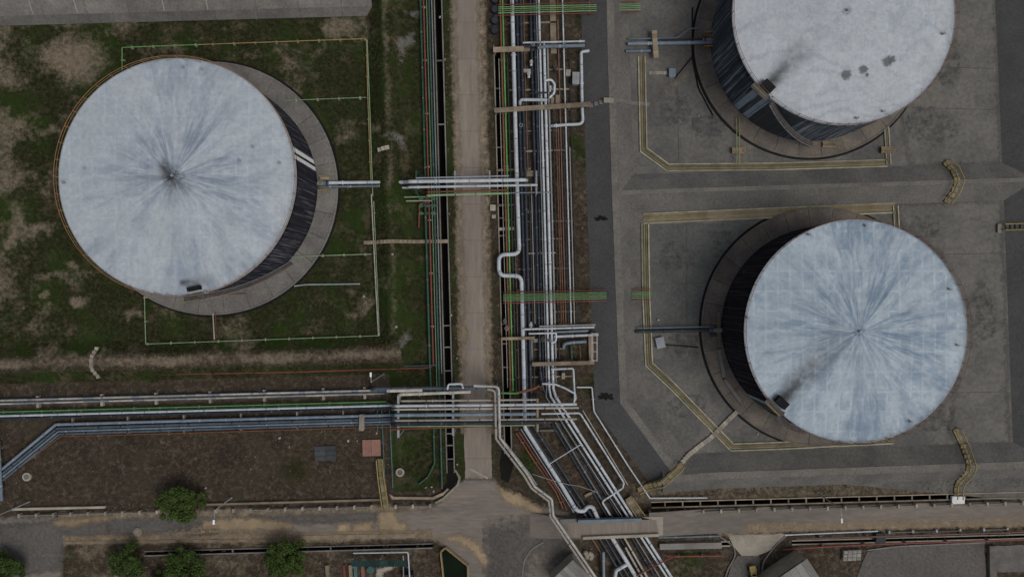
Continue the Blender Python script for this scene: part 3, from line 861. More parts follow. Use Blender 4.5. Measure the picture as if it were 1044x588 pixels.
# ------------------------------------------------------------------ tanks
def roof_pts(px, py, cx, cy, z):
    w = at(px, py, z); c = at(cx, cy)
    return w.x - c.x, w.y - c.y
def tank(cx, cy, R, h, label, shell, roof, padr, pad_mat, bands, band_mat, stair, rail_mat, risers, rib_mat, plate_w, plate_l, seed, panel=None, band_w=.75, align=True):
    t = thing('storage_tank', label, 'tank', at(cx, cy))
    r = random.Random(seed)
    padh = .35
    # ring of foundation slabs
    n = 30
    slabs = []
    for k in range(n):
        a0, a1 = 2 * pi * k / n + .0016, 2 * pi * (k + 1) / n - .0016
        m = MB()
        q = [(math.cos(a0 + (a1 - a0) * j / 4), math.sin(a0 + (a1 - a0) * j / 4)) for j in range(5)]
        m.prism([(x * (R - .3), y * (R - .3)) for x, y in q] + [(x * padr, y * padr) for x, y in q[::-1]], 0, padh + r.uniform(-.012, .012))
        slabs.append(m.build('pad_slab', M[pad_mat], t))
    ring = [(math.cos(2 * pi * k / 96), math.sin(2 * pi * k / 96)) for k in range(97)]
    def ringwall(r0, r1, z0, z1):
        m = MB()
        for k in range(96):
            (a, b), (c, d) = ring[k], ring[k + 1]
            vs = [(a * r0, b * r0, z0), (c * r0, d * r0, z0), (c * r0, d * r0, z1), (a * r0, b * r0, z1),
                  (a * r1, b * r1, z0), (c * r1, d * r1, z0), (c * r1, d * r1, z1), (a * r1, b * r1, z1)]
            m.add(vs, [(0, 3, 2, 1), (4, 5, 6, 7), (3, 7, 6, 2)], True)
        for i in range(2, len(m.smooth), 3): m.smooth[i] = False
        return m
    fnd = ringwall(padr + .02, padr + .22, -.1, padh + .10).build('foundation', M[pad_mat], t)
    for o in slabs: o.parent = fnd
    ringwall(padr + .24, padr + .62, -.08, .035).build('pad_gutter', M['black'], t)
    # shell with weld ribs
    m = MB()
    levels = []
    nc = 7
    for k in range(nc):
        z0, z1 = padh + (h - padh) * k / nc, padh + (h - padh) * (k + 1) / nc
        rr = R - .012 * k
        levels += [(rr, z0), (rr, z1)]
    vs, fs = [], []
    for (rr, z) in levels: vs += [(a * rr, b * rr, z) for a, b in ring[:96]]
    for i in range(len(levels) - 1):
        for k in range(96):
            k2 = (k + 1) % 96
            fs.append((i * 96 + k, i * 96 + k2, (i + 1) * 96 + k2, (i + 1) * 96 + k))
    m.add(vs, fs, True)
    m.build('shell', shell, t)
    m = MB()
    for z in (h - 1.1,):
        pts = [(a * (R + .03), b * (R + .03), z) for a, b in ring]
        m.tube(pts, .07, 5, False)
    m.build('wind_girder', shell, t)
    # riser ribs on the shell
    if risers:
        rm = MB(); rm.box((0, 0, (h - padh) / 2), (.05, .085, h - padh - .2)); rme = rm.mesh('shell_rib', M[rib_mat])
        for k in range(risers):
            a = 2 * pi * (k + r.uniform(-.12, .12)) / risers
            o = obj('shell_rib', rme, t)
            o.location = ((R + .03) * math.cos(a), (R + .03) * math.sin(a), padh); o.rotation_euler = (0, 0, a)
    # painted marker bands
    def bandpart(nm, a0, a1, rr, mat):
        m = MB(); q = [(math.cos(a0 + (a1 - a0) * j / 6), math.sin(a0 + (a1 - a0) * j / 6)) for j in range(7)]
        vs = [(x * (R + rr), y * (R + rr), padh + .3) for x, y in q] + [(x * (R + rr), y * (R + rr), h - .25) for x, y in q]
        vs += [(x * (R - .09), y * (R - .09), padh + .3) for x, y in q] + [(x * (R - .09), y * (R - .09), h - .25) for x, y in q]
        fs = [(j, j + 1, 8 + j, 7 + j) for j in range(6)] + [(0, 7, 21, 14), (6, 20, 27, 13)]
        m.add(vs, fs)
        return m.build(nm, M[mat], t)
    for a in bands:
        hw = band_w / R / 2
        bandpart('marker_band', R_(a) - hw, R_(a) + hw, .035, band_mat)
    if panel: bandpart('shell_panel', R_(panel[0]), R_(panel[1]), .028, 'panel_dark')
    # cone roof: lapped plates
    slope = 1 / 14.0
    RO = R + .06
    ny = int(math.ceil(2 * RO / plate_w))
    y0 = -ny * plate_w / 2
    plates = []
    def zc(x, y): return h + (RO - math.hypot(x, y)) * slope
    for i in range(ny):
        ya, yb = y0 + i * plate_w, y0 + (i + 1) * plate_w
        ymin = 0 if ya * yb < 0 else min(abs(ya), abs(yb))
        if ymin >= RO: continue
        xm = math.sqrt(RO * RO - ymin * ymin)
        x = -math.ceil(xm / plate_l) * plate_l + (0 if align else (i % 2) * plate_l / 2) - (0 if align else plate_l)
        while x < xm:
            xa, xb = max(x, -xm), min(x + plate_l, xm)
            x += plate_l
            if xb - xa < .05: continue
            ns = max(4, int((xb - xa) / .55))
            nyy = 4
            m = MB(); m.uv = []
            lift = r.uniform(.0, .02)
            vs = []
            sx_ = 1
            for s in range(ns + 1):
                xx = xa + .004 + (xb - xa - .008) * s / ns
                lim = math.sqrt(max(RO * RO - xx * xx, 0))
                lo, hi = max(ya + .004, -lim), min(yb - .004, lim)
                if hi < lo: hi = lo = min(max((lo + hi) / 2, ya), yb)
                for q in range(nyy + 1):
                    yy = lo + (hi - lo) * q / nyy
                    vs.append((-yy, xx, zc(xx, yy) + lift)); m.uv.append(((xx - x + plate_l) / plate_l, (yy - ya) / plate_w))
            fs = [(s * (nyy + 1) + q, (s + 1) * (nyy + 1) + q, (s + 1) * (nyy + 1) + q + 1, s * (nyy + 1) + q + 1) for s in range(ns) for q in range(nyy)]
            m.add(vs, fs, True)
            # m.uv is swapped: u across the short side gets the finer weighting
            m.uv = [(b, a) for a, b in m.uv]
            plates.append(m.build('roof_plate', roof, t))
    m = MB()
    vs, fs = [], []
    vs.append((0, 0, h + RO * slope - .03))
    vs += [(a * RO, b * RO, h - .03) for a, b in ring[:96]]
    fs = [(0, 1 + k, 1 + (k + 1) % 96) for k in range(96)]
    m.add(vs, fs, True); rf = m.build('roof', M['silver_dull'], t)
    for o in plates: o.parent = rf
    ringwall(R + .03, R + .14, h - .18, h + .05).build('roof_rim', M['silver_dull'], t)
    # railing
    nr = 44
    posts = []
    pm = MB(); pm.box((0, 0, .55), (.07, .07, 1.1)); pme = pm.mesh('railing_post', M[rail_mat])
    for k in range(nr):
        a = 2 * pi * k / nr
        o = obj('railing_post', pme, t); posts.append(o)
        o.location = ((R + .17) * math.cos(a), (R + .17) * math.sin(a), h); o.rotation_euler = (0, 0, a)
    for z, rr, nm in ((1.1, .042, 'railing'), (.55, .03, 'mid_rail')):
        m = MB(); m.tube([(a * (R + .17), b * (R + .17), h + z) for a, b in ring], rr, 6, False); q = m.build(nm, M[rail_mat], t if nm == 'railing' else posts[0].parent)
        if nm == 'railing':
            for o in posts: o.parent = q
    # spiral stair
    a_top, a_bot = R_(stair[0]), R_(stair[1])
    ns = 48
    m = MB(); m2 = MB(); m3 = MB()
    li, lo = [], []
    for k in range(ns + 1):
        w = k / ns
        a = a_top + (a_bot - a_top) * w
        z = h - .1 + (padh + .2 - h) * w
        ca, sa = math.cos(a), math.sin(a)
        m.box(((R + .55) * ca, (R + .55) * sa, z), (.8, .26, .04), a)
        li.append(((R + .14) * ca, (R + .14) * sa, z - .05)); lo.append(((R + .97) * ca, (R + .97) * sa, z - .05))
    st = m.build('stair', M['steel_deck'], t)
    for ln in (li, lo):
        m2 = MB()
        for i in range(ns): m2.beam(ln[i], ln[i + 1], .05, .22)
        m2.build('stringer', M['silver_dull'], st)
    m3.tube([(x, y, z + 1.0) for x, y, z in lo], .035, 5)
    for i in range(0, ns + 1, 4): m3.tube([lo[i], (lo[i][0], lo[i][1], lo[i][2] + 1.0)], .03, 5)
    m3.build('handrail', M[rail_mat], st)
    return t
def roof_hatch(t, x, y, ang, z, k=1.0):
    """gauging platform and hatch at the roof edge"""
    cs, sn = math.cos(ang), math.sin(ang)
    def q(a, b): return (x + a * cs - b * sn, y + a * sn + b * cs)
    m = MB(); p = q(0, 0); m.box((p[0], p[1], z + .45), (1.15 * k, 1.9, .9), ang); m.build('gauge_hatch', M['black'], t)
    m = MB(); p = q(1.35, -.3); m.box((p[0], p[1], z + .35), (1.0, 3.2, .12), ang); m.build('platform', M['steel_deck'], t)
    m = MB()
    for b in (-1.7, -.5, .7):
        p = q(1.8, b); m.cyl((p[0], p[1], z + .2), .04, 1.2, 6)
    a, b = q(1.8, -1.8), q(1.8, .8)
    m.tube([(a[0], a[1], z + 1.4), (b[0], b[1], z + 1.4)], .05, 6); m.build('platform_rail', M['yellow'], t)
    m = MB(); p = q(.9, 1.6); m.cyl((p[0], p[1], z), .22, .7, 10); m.build('gauge_pipe', M['steel'], t)
def roof_vents(t, spots, z, R):
    m0 = MB(); m0.cyl((0, 0, 0), .12, .4, 10); m0.cyl((0, 0, .4), .22, .12, 12); me = m0.mesh('roof_vent', M['silver_dull'])
    for x, y in spots:
        o = obj('roof_vent', me, t); o.location = (x, y, z + (R - math.hypot(x, y)) / 14)

hT = 12.0
S_TL = (216.3, 192.4); S_BR = (836, 333); S_TR = (825, 43.3)
def rp(c, px, py): return roof_pts(px, py, *c, hT + .6)
# left tank
a = rp(S_TL, 198, 292); ce = (0, 0)
roofA = roof_mat('left_roof_paint', (.51, .555, .60), (.135, .185, .27), .95, 2.4, .0, .2, [(*rp(S_TL, 168, 168), *rp(S_TL, 184, 191), 1.8, 1.0), (*rp(S_TL, 176, 183), *rp(S_TL, 192, 188), 1.1, .85), (*rp(S_TL, 178, 180), *rp(S_TL, 172, 205), 1.2, .5), (*rp(S_TL, 178, 180), *rp(S_TL, 140, 186), 1.3, .35), (a[0] - 2, a[1] + .6, a[0] + 2.5, a[1] + .8, 1.0, .85)], fall_out=.5, gate=.3)
shA = shell_mat('left_shell_paint', (.010, .010, .015), (.018, .018, .024), (.13, .13, .15), .6)
tA = tank(*S_TL, 18.0, hT, 'largest white roofed storage tank with black shell standing on grass at left', shA, roofA, 21.2, 'pad_conc', [14.2, 10.2], 'white', (281, 317), 'orange', 44, 'slatepipe', 1.83, 3.05, 3, band_w=.72)
roof_hatch(tA, a[0], a[1] - .3, R_(281), hT + .1, .55)
roof_vents(tA, [(0, 0), rp(S_TL, 86, 172), rp(S_TL, 64, 186), rp(S_TL, 245, 164), rp(S_TL, 258, 150), rp(S_TL, 186, 68), rp(S_TL, 205, 70), rp(S_TL, 285, 166)], hT, 18)
# lower right tank
a = rp(S_BR, 797, 410)
roofB = roof_mat('lower_right_roof_paint', (.49, .56, .625), (.10, .165, .255), .95, 1.4, .0, .45, [(*a, *rp(S_BR, 850, 350), 2.6, 1.0)], fall_out=.7, gate=.5)
shB = shell_mat('lower_right_shell_paint', (.010, .009, .012), (.016, .014, .018), (.06, .045, .05), .5)
tB = tank(*S_BR, 16.85, hT, 'storage tank with blue streaked white roof at lower right', shB, roofB, 20.0, 'pad_conc2', [223.5], 'band_blue', (228, 264), 'rail_rust', 60, 'panel_dark', 1.83, 3.05, 5, panel=(225.5, 234), band_w=.8)
roof_hatch(tB, a[0], a[1], R_(226), hT + .1)
roof_vents(tB, [(0, 0), rp(S_BR, 763, 324), rp(S_BR, 826, 239), rp(S_BR, 884, 230), rp(S_BR, 970, 295), rp(S_BR, 978, 352), rp(S_BR, 930, 430)], hT, 16.85)
# upper right tank
a = rp(S_TR, 783, 88)
roofC = roof_mat('upper_right_roof_paint', (.535, .565, .605), (.215, .26, .315), .3, 1.0, .3, .2, [(*a, *rp(S_TR, 818, 50), 2.0, 1.0)],
                 [(*rp(S_TR, 863, 76), 1.0), (*rp(S_TR, 880, 71), .9), (*rp(S_TR, 905, 63), 1.0), (*rp(S_TR, 910, 61), .7), (*rp(S_TR, 884, 77), .4)])
shC = shell_mat('upper_right_shell_paint', (.030, .036, .046), (.060, .070, .084), (.24, .27, .30), .85)
tC = tank(*S_TR, 16.85, hT, 'storage tank at the top right with soot streak on its pale roof', shC, roofC, 19.4, 'pad_conc2', [221.6, 228.8], 'band_blue', (231, 271), 'rail_rust', 72, 'slatepipe', 1.83, 3.05, 9, panel=(231.5, 250), band_w=1.15)
roof_hatch(tC, a[0], a[1], R_(226), hT + .1)
roof_vents(tC, [(0, 0), rp(S_TR, 963, 34), rp(S_TR, 875, 120), rp(S_TR, 902, 113)], hT, 16.85)

# ------------------------------------------------------------------ pipes
flange_cache = {}
def flange(p, d, r, mat, parent):
    key = (round(r, 2), mat)
    if key not in flange_cache:
        m = MB(); m.tube([(0, 0, -.09), (0, 0, .09)], r * 1.38, 10); flange_cache[key] = m.mesh('flange', M[mat])
    o = obj('flange', flange_cache[key], parent)
    o.location = p
    o.rotation_euler = Vector(d).to_track_quat('Z', 'Y').to_euler()
band_cache = {}
def joint_bands(W, r, mat, parent):
    """overlap bands of the cladding / weld collars along a pipe"""
    bm_ = {'silver': 'silver_dull', 'silver_dull': 'silver', 'whitepipe': 'tanpipe', 'tanpipe': 'rust', 'bluepipe': 'silver_dull', 'slatepipe': 'navy', 'navy': 'slatepipe'}.get(mat, 'rail_rust')
    key = (round(r, 2), bm_)
    if key not in band_cache:
        m = MB(); m.tube([(0, 0, -.1), (0, 0, .1)], r * 1.10, 8); band_cache[key] = m.mesh('joint_band', M[bm_])
    rr = random.Random(len(W) * 7 + int(r * 1000) + int(abs(W[0].x) * 10))
    acc, nx = 0, rr.uniform(1, 4)
    for i in range(len(W) - 1):
        d = W[i + 1] - W[i]; l = d.length
        while nx <= acc + l:
            o = obj('joint_band', band_cache[key], parent)
            o.location = W[i] + d * ((nx - acc) / l); o.rotation_euler = d.to_track_quat('Z', 'Y').to_euler()
            nx += rr.uniform(3.2, 7.5)
        acc += l
def pipe(label, mat, r, z, pts, group=None, name='pipe', bend=None, fl=0, cat='pipe', n=8, supports=0, sup_mat='grey_conc', fl_mat=None):
    """pts in photo pixels, optionally with their own height"""
    W = [at(p[0], p[1], (p[2] if len(p) > 2 else z)) for p in pts]
    W = fillet(W, (r * 2.2 if bend is None else bend))
    m = MB(); m.tube(W, r, n)
    o = m.build(name, M[mat])
    tag(o, label, cat, group)
    if r >= .16: joint_bands(W, r, mat, o)
    if fl or supports:
        acc = 0; nf = fl * .6; nsup = (supports or 0) * .5
        for i in range(len(W) - 1):
            d = W[i + 1] - W[i]; l = d.length
            if fl:
                while nf <= acc + l:
                    flange(W[i] + d * ((nf - acc) / l), d, r, fl_mat or mat, o); nf += fl
            if supports:
                while nsup <= acc + l:
                    p = W[i] + d * ((nsup - acc) / l)
                    g0 = bund_z(p)
                    if abs(d.z) < .3 * l and p.z - r - g0 > .08:
                        s = MB(); s.box((p.x, p.y, (p.z - r + g0) / 2 - .03), (.3 + 2 * r if abs(d.y) > abs(d.x) else .22, .22 if abs(d.y) > abs(d.x) else .3 + 2 * r, p.z - r - g0 + .06))
                        s.build('support', M[sup_mat], o)
                    nsup += supports
            acc += l
    return o
def slab_beam(name, label, pts, w, z0, z1, mat, cat, group=None, amp=0):
    """straight concrete beam: pts two pixels, w width in pixels"""
    a, b = at(*pts[0]), at(*pts[1])
    m = MB()
    d = (b - a); d.z = 0; d.normalize(); s = Vector((-d.y, d.x, 0)) * (w / PPM / 2)
    m.prism([(a + s)[:2], (b + s)[:2], (b - s)[:2], (a - s)[:2]], z0, z1)
    return tag(m.build(name, M[mat]), label, cat, group)

def ln(f):     # straight line helper for the corridor: f is x at y = 0, follows the plant slope
    return lambda y: f + TH * y
# --- corridor, running up and down
G1 = 'pipes running along the corridor'
c = ln(512.3)
pipe('bright green pipe beside the corridor drain', 'green', .12, .55, [(c(-20), -20), (c(200), 200), (c(398), 398)], G1, supports=9, fl=17)
c = ln(509.8)
pipe('rust red pipe between the corridor drain and the bright green pipe', 'rust', .13, .50, [(c(-20), -20), (c(398), 398)], G1, supports=9)
c = ln(515.6)
pipe('thin dark green pipe right of the bright green one', 'darkgreen', .10, .45, [(c(60), 60), (c(400), 400)], G1)
c = ln(518.6)
pipe('thin pinkish pipe left of the big silver pipe', 'rail_rust', .09, .45, [(c(190), 190), (c(400), 400)], G1)
pipe('big silver pipe with a square expansion loop beside the centre road', 'silver', .34, 1.15,
     [(521.5, -20), (523.6, 60), (526.8, 180), (529.5, 259), (508.5, 259.5), (508.8, 281), (531.5, 281), (534.3, 390), (535.2, 436), (571, 492), (588, 520.5), (596, 520.5), (598.5, 516), (604, 516), (609, 527), (621, 543), (642, 577), (652, 594)], G1, bend=1.15, fl=21, n=12)
c = ln(526.6)
pipe('left navy pipe right of the big silver pipe', 'navy', .24, .75, [(c(-20), -20), (c(398), 398), (c(436), 436), (600, 530), (640, 596)], G1, fl=23, n=10)
c = ln(530.6)
pipe('right navy pipe of the pair beside the big silver pipe', 'navy', .24, .75, [(c(-20), -20), (c(398), 398), (c(432), 432), (606, 530), (646, 596)], G1, fl=19, n=10)
c = ln(536.6)
pipe('thin tan pipe right of the navy pair in the corridor', 'tanpipe', .08, .5, [(c(190), 190), (c(330), 330)], G1)
c = ln(540.6)
pipe('left dark pipe of the middle corridor pair', 'navy', .22, .65, [(c(-20), -20), (c(392), 392)], G1, fl=16)
c = ln(544.2)
pipe('right dark pipe of the middle corridor pair, cut off at the upper crossing', 'navy', .20, .65, [(c(-20), -20), (c(180), 180)], G1, fl=13)
c = ln(546.6)
pipe('thin pale pipe left of the twin silver corridor pipes', 'silver_dull', .08, .7, [(c(-20), -20), (c(398), 398), (556.5, 404), (577, 437), (633, 524), (674, 590)], G1)
c = ln(549.2)
pipe('left silver pipe of the twin corridor pipes', 'silver', .19, .85, [(c(-20), -20), (c(396), 396), (561.5, 404), (578, 430), (638.5, 524), (680, 588)], G1, fl=19, n=10)
c = ln(553.4)
pipe('right silver pipe of the twin corridor pipes', 'silver', .23, .85, [(c(45), 45), (c(396), 396), (566.5, 404), (582, 428), (643.5, 524), (686, 590)], G1, fl=23, n=10)
c = ln(557.2)
pipe('thin pale pipe right of the twin silver corridor pipes', 'tanpipe', .08, .6, [(c(45), 45), (c(365), 365)], G1)
c = ln(573.4)
pipe('thin silver pipe alone in the right half of the corridor', 'silver', .12, .55, [(c(-20), -20), (c(330), 330)], G1, supports=8, fl=14)
c = ln(568)
pipe('thin rusty pipe left of the lone thin silver pipe', 'rail_rust', .09, .35, [(c(20), 20), (c(330), 330)], G1)
c = ln(576.8)
pipe('thin whitish pipe right of the lone thin silver pipe', 'tanpipe', .09, .45, [(c(150), 150), (c(330), 330)], G1)
pipe('silver J shaped pipe beside the bund near the top of the corridor', 'silver', .26, .9, [(600, 52, .6), (597, 52.5), (592.5, 53), (593.5, 110), (594.5, 126.5), (578, 127.2), (563, 128.5), (561, 128.6, .2)], G1, bend=.9, n=10, fl=11)
pipe('short silver pipe across the corridor left of the J shaped pipe', 'silver', .27, 1.55, [(530, 107, .7), (530.5, 101.8), (558, 102)], bend=.6, n=10)
pipe('small silver hairpin pipe beside the twin corridor pipes', 'silver', .20, 1.3, [(555, 82.5), (562, 81), (565.5, 86), (565, 95), (560, 100)], bend=.7)
pipe('thin navy link between corridor pipes above the short silver pipe', 'navy', .14, 1.3, [(540, 95.5), (558, 94.5)])
for j, (u0, mt, r, y0, y1, lab) in enumerate([
    (533.6, 'rail_rust', .07, -20, 175, 'thin rusty pipe between the navy pair and the dark pair, upper half'), (534.4, 'navy', .10, 200, 392, 'thin dark pipe right of the navy pair, lower half'),
    (538.2, 'navy', .09, 196, 340, 'thin dark pipe left of the middle dark pair, lower half'), (543.8, 'navy', .16, 200, 392, 'second dark pipe of the middle pair below the upper rack'),
    (560.4, 'navy', .10, 110, 366, 'thin dark pipe right of the twin silver pipes'), (563.4, 'rust', .07, 130, 330, 'thin rust pipe three metres right of the twin silver pipes'),
    (565.8, 'rail_rust', .06, 130, 330, 'very thin rusty pipe in the right half of the corridor'), (570.6, 'navy', .08, 130, 330, 'thin dark pipe just left of the lone thin silver pipe'),
    (579.2, 'navy', .08, 60, 330, 'thin dark pipe right of the whitish thin pipe'), (520.4, 'navy', .09, 200, 395, 'thin dark pipe hugging the left of the big silver pipe'),
    (506.9, 'tanpipe', .05, 60, 395, 'thin pale conduit on the left kerb of the corridor drain'), (556.4, 'silver_dull', .07, 50, 390, 'thin dull conduit along the twin silver pipes')]):
    c = ln(u0)
    pipe(lab, mt, r, .4 + .05 * (j % 4), [(c(y0), y0), (c((y0 + y1) / 2) + (j % 3 - 1) * .25, (y0 + y1) / 2), (c(y1), y1)], G1, fl=7 if j % 2 else 0)
for j, yy in enumerate((24, 72, 92, 134, 154, 226, 244, 274, 318, 356, 384)):
    slab_beam('pipe_sleeper', f'thin stained cross sleeper under the corridor pipes, {ORD[j]} from the top', ((517 + TH * yy, yy + .4), (566 + TH * yy + (j % 3) * 6, yy - .8)), 1.5, -.1, .22, 'pad_conc' if j % 2 else 'tan_conc', 'sleeper', 'thin stained corridor sleepers')
for j, (xx, yy, mt, lab) in enumerate([(543, 48, 'navy', 'dark valve on the upper corridor cross pipe'), (549, 47, 'navy', 'second dark valve on the upper corridor cross pipe'), (560.5, 92, 'silver', 'silver valve inside the hairpin pipe'), (541.5, 66, 'silver', 'white topped valve in the upper corridor'), (539, 78, 'silver', 'white topped valve below the other in the upper corridor'),
                                        (566, 72, 'navy', 'dark valve left of the small white box'), (541, 331, 'silver', 'white topped valve at the corridor foot'), (553, 345, 'navy', 'dark valve on the corridor foot sleeper'), (559, 346, 'navy', 'dark valve right of the other on the corridor foot sleeper'), (552, 394, 'navy', 'dark valve at the lower rack right end'), (531, 130, 'navy', 'dark valve on the navy pair below the long footbridge'), (515, 327, 'teal', 'teal valve over the corridor drain'), (516.5, 334, 'red', 'red valve over the corridor drain'), (586, 404, 'silver', 'silver valve at the foot of the pipe frame loop')]):
    t = thing('valve', lab, 'valve', at(xx, yy, 0), 'corridor valves')
    q = MB(); q.cyl((0, 0, .2), .24, 1.0, 8); q.tube([(0, -.5, .75), (0, .5, .75)], .22, 8); q.build('valve_body', M[mt], t)
    q = MB(); q.cyl((0, 0, 1.2), .05, .4, 6); q.tube([(.3 * math.cos(a), .3 * math.sin(a), 1.6) for a in [k * pi / 5 for k in range(11)]], .04, 5, False); q.build('handwheel', M['rail_rust' if j % 2 else 'steel'], t)
# --- green bundles through the bund
for (yy, x0, x1, x2, x3, where) in [(4.5, 508, 607, 626, 653, 'at the top of the corridor'), (297.5, 513, 617, 640, 664, 'below the expansion loop')]:
    cols = ['red', 'green', 'palegreen', 'green', 'palegreen', 'red']
    offs = [0, 2.4, 4.3, 6.3, 8.4, 10.8]
    nm = ['uppermost red pipe', 'upper green pipe', 'second pale green pipe', 'third green pipe', 'lower pale green pipe', 'lowest red pipe']
    for k in range(6):
        pipe(f'{nm[k]} of the bundle {where}', cols[k], .075, 1.75, [(x0, yy + offs[k] + .6), (x1 - 6, yy + offs[k] - TH * 60, 1.75), (x1 + 1, yy + offs[k] - TH * 62, 1.3)], f'green and red bundle {where}', bend=.3)
        pipe(f'{nm[k]} inside the basin, from the bundle {where}', cols[k], .075, 1.0, [(x2 + 4, yy + offs[k] - TH * 84, 1.0), (x3, yy + offs[k] - TH * 100)], f'green and red bundle {where}')
    m = MB()
    # portal carrying the bundle
    for j, xx in enumerate((522 if yy < 100 else 528, 568, 600)):
        t = thing('pipe_support', f'{ORD[j]} steel frame from the left under the bundle {where}', 'support', at(xx, yy + 5), 'frames under the green bundles')
        for s in (-1, 1):
            q = MB(); q.box((0, s * 1.15, .75), (.12, .12, 1.5)); q.build('post', M['rust'], t)
        q = MB(); q.box((0, 0, 1.54), (.14, 2.5, .1)); q.build('crossbar', M['rust'], t)
# --- pipes through the bund to the upper right tank
pipe('blue grey pipe crossing the upper corridor into the bund', 'bluepipe', .30, 1.35, [(548, 49), (556, 47.6), (596, 46.6)], bend=.6, n=10, fl=8)
pipe('thin silver pipe above the blue grey crossing pipe', 'silver', .16, 1.4, [(533, 43.8), (596, 42.2)], fl=6)
pipe('row of dark valves line in the upper corridor', 'navy', .20, 1.3, [(533, 47.5), (550, 46.6)], fl=2)
pipe('blue grey pipe from the bund to the upper right tank', 'bluepipe', .30, .95, [(640, 44.8), (722, 43.4), (733, 43)], n=10, fl=9)
pipe('short blue grey pipe stub below the upper right tank pipe', 'bluepipe', .26, .8, [(638, 52.5), (662, 52), (664, 52, .1)], n=10)
pipe('thin blue pipe stepping up to the upper right tank', 'bluepipe', .13, .9, [(641, 39.8), (690, 38.8), (703, 29.5), (712, 29)])
pipe('small navy pipe parallel above the upper right tank pipe', 'navy', .12, .8, [(668, 41), (727, 39.5)])
# --- navy pipe into the lower right tank
pipe('navy pipe from the bund to the lower right tank', 'navy', .27, .85, [(648, 338), (729, 336.2), (742, 336)], n=10, fl=8)
pipe('thin blue pipe beside the navy tank pipe at lower right', 'bluepipe', .10, .95, [(650, 334.5), (728, 332.8)])
pipe('pale pipe stub leaving the corridor towards the navy tank pipe', 'silver', .22, 1.3, [(565, 343), (598, 341.5), (610, 341)], fl=5)
# --- upper road crossing rack
ZR = 4.8
G2 = 'pipes crossing the centre road on the upper rack'
pipe('thick silver pipe crossing the centre road on the upper rack', 'silver', .30, ZR, [(404, 186, 1.0), (419, 185.5, 1.0), (416, 185.2), (534.5, 183.5), (537, 184, 2.6)], G2, bend=.8, n=10, fl=17)
pipe('thin silver pipe below the thick one on the upper rack', 'silver', .20, ZR, [(404, 191.5, .8), (419, 191.3, .8), (416, 191), (548, 188.6)], G2, bend=.5, fl=13)
pipe('very thin silver pipe at the top of the upper rack', 'silver_dull', .11, ZR + .1, [(424, 181.5), (519, 179.3)], G2)
pipe('rust red pipe on the upper rack above the road', 'rust', .15, ZR, [(436, 196, .6), (435.5, 195.8), (517, 193.8), (518, 194, 1.0)], G2, bend=.4)
pipe('pale green pipe on the upper rack above the road', 'palegreen', .17, ZR, [(436, 199.5, .6), (435.5, 199.2), (518, 197), (519, 197, 1.0)], G2, bend=.4)
pipe('thin blue pipe continuing across the corridor from the upper rack', 'bluepipe', .10, 4.2, [(518, 196.8), (562, 196)], G2)
pipe('twin pipe, upper silver one, from the left tank to the bund', 'silver', .26, .95, [(324, 186.5), (342, 186.3), (392, 185.7)], n=10, fl=7)
pipe('twin pipe, lower one, from the left tank to the bund', 'bluepipe', .20, .90, [(326, 190.5), (392, 189.6)], n=8, fl=8)
for j, xx in enumerate((428, 466, 500, 546)):
    t = thing('pipe_rack_frame', f'steel portal under the upper road crossing pipes, {ORD[j]} from the left', 'rack', at(xx, 190), 'portals of the upper rack')
    for s in (-1, 1):
        q = MB(); q.box((0, s * 1.7, ZR / 2 - .3), (.22, .22, ZR - .6)); q.build('column', M['silver_dull' if j else 'darkgreen'], t)
    q = MB(); q.box((0, 0, ZR - .5), (.26, 3.8, .24)); q.build('beam', M['silver_dull' if j else 'darkgreen'], t)
# --- western bundle beside the drain
G3 = 'pipes along the western drain'
c = ln(428.6)
pipe('thick dark green pipe of the western bundle above the rack', 'darkgreen', .17, .6, [(c(-20), -20), (c(185), 185)], G3, fl=6)
pipe('thick dark green pipe of the western bundle below the upper rack', 'darkgreen', .18, .6, [(c(200) - .8, 200), (c(372) - .5, 372), (c(398), 398)], G3, fl=6.5)
c = ln(431.7)
pipe('rust red pipe of the western bundle', 'red', .12, .6, [(c(-20), -20), (c(372), 372)], G3, supports=9, sup_mat='pale_conc')
c = ln(434.8)
pipe('thin green pipe of the western bundle right of the red one', 'palegreen', .08, .5, [(c(-20), -20), (c(400), 400)], G3)
c = ln(437.2)
pipe('teal pipe of the western bundle', 'teal', .14, .55, [(c(-20), -20), (c(400), 400), (c(440), 440), (c(498), 498)], G3, fl=12)
c = ln(440)
pipe('thin grey pipe between the teal pipe and the western drain', 'silver_dull', .08, .4, [(c(-20), -20), (c(380), 380)], G3)
c = ln(430.2)
pipe('dark green pipe crossing the small lawn', 'darkgreen', .16, .35, [(c(430), 430), (c(472), 472), (436, 486), (427, 493)], G3, fl=5)
for j in range(9):   # valve manifold under the upper rack
    xx = 430 + (j % 3) * 6.2; yy = 203 + (j // 3) * 7.5
    t = thing('valve', f'green valve of the manifold below the upper rack, row {["one", "two", "three"][j // 3]}, {["left", "middle", "right"][j % 3]}', 'valve', at(xx, yy, 0), 'valves of the manifold')
    q = MB(); q.cyl((0, 0, .2), .22, .8, 8); q.tube([(-.45, 0, .6), (.45, 0, .6)], .17, 8); q.build('valve_body', M['darkgreen' if j % 2 else 'teal'], t)
    q = MB(); q.cyl((0, 0, 1.0), .05, .35, 6); q.tube([(.26 * math.cos(a), .26 * math.sin(a), 1.33) for a in [k * pi / 5 for k in range(11)]], .035, 5, False); q.build('handwheel', M['red' if j % 3 == 1 else 'green'], t)
for j, (x0, x1, yy, mt) in enumerate([(412, 440, 200.5, 'palegreen'), (414, 440, 204.5, 'tanpipe'), (432, 446, 209, 'teal')]):
    pipe(f'{["upper", "middle", "lower"][j]} short pipe leading into the valve manifold from the grass bund', mt, .12, 1.0, [(x0, yy + .4), (x1, yy)])
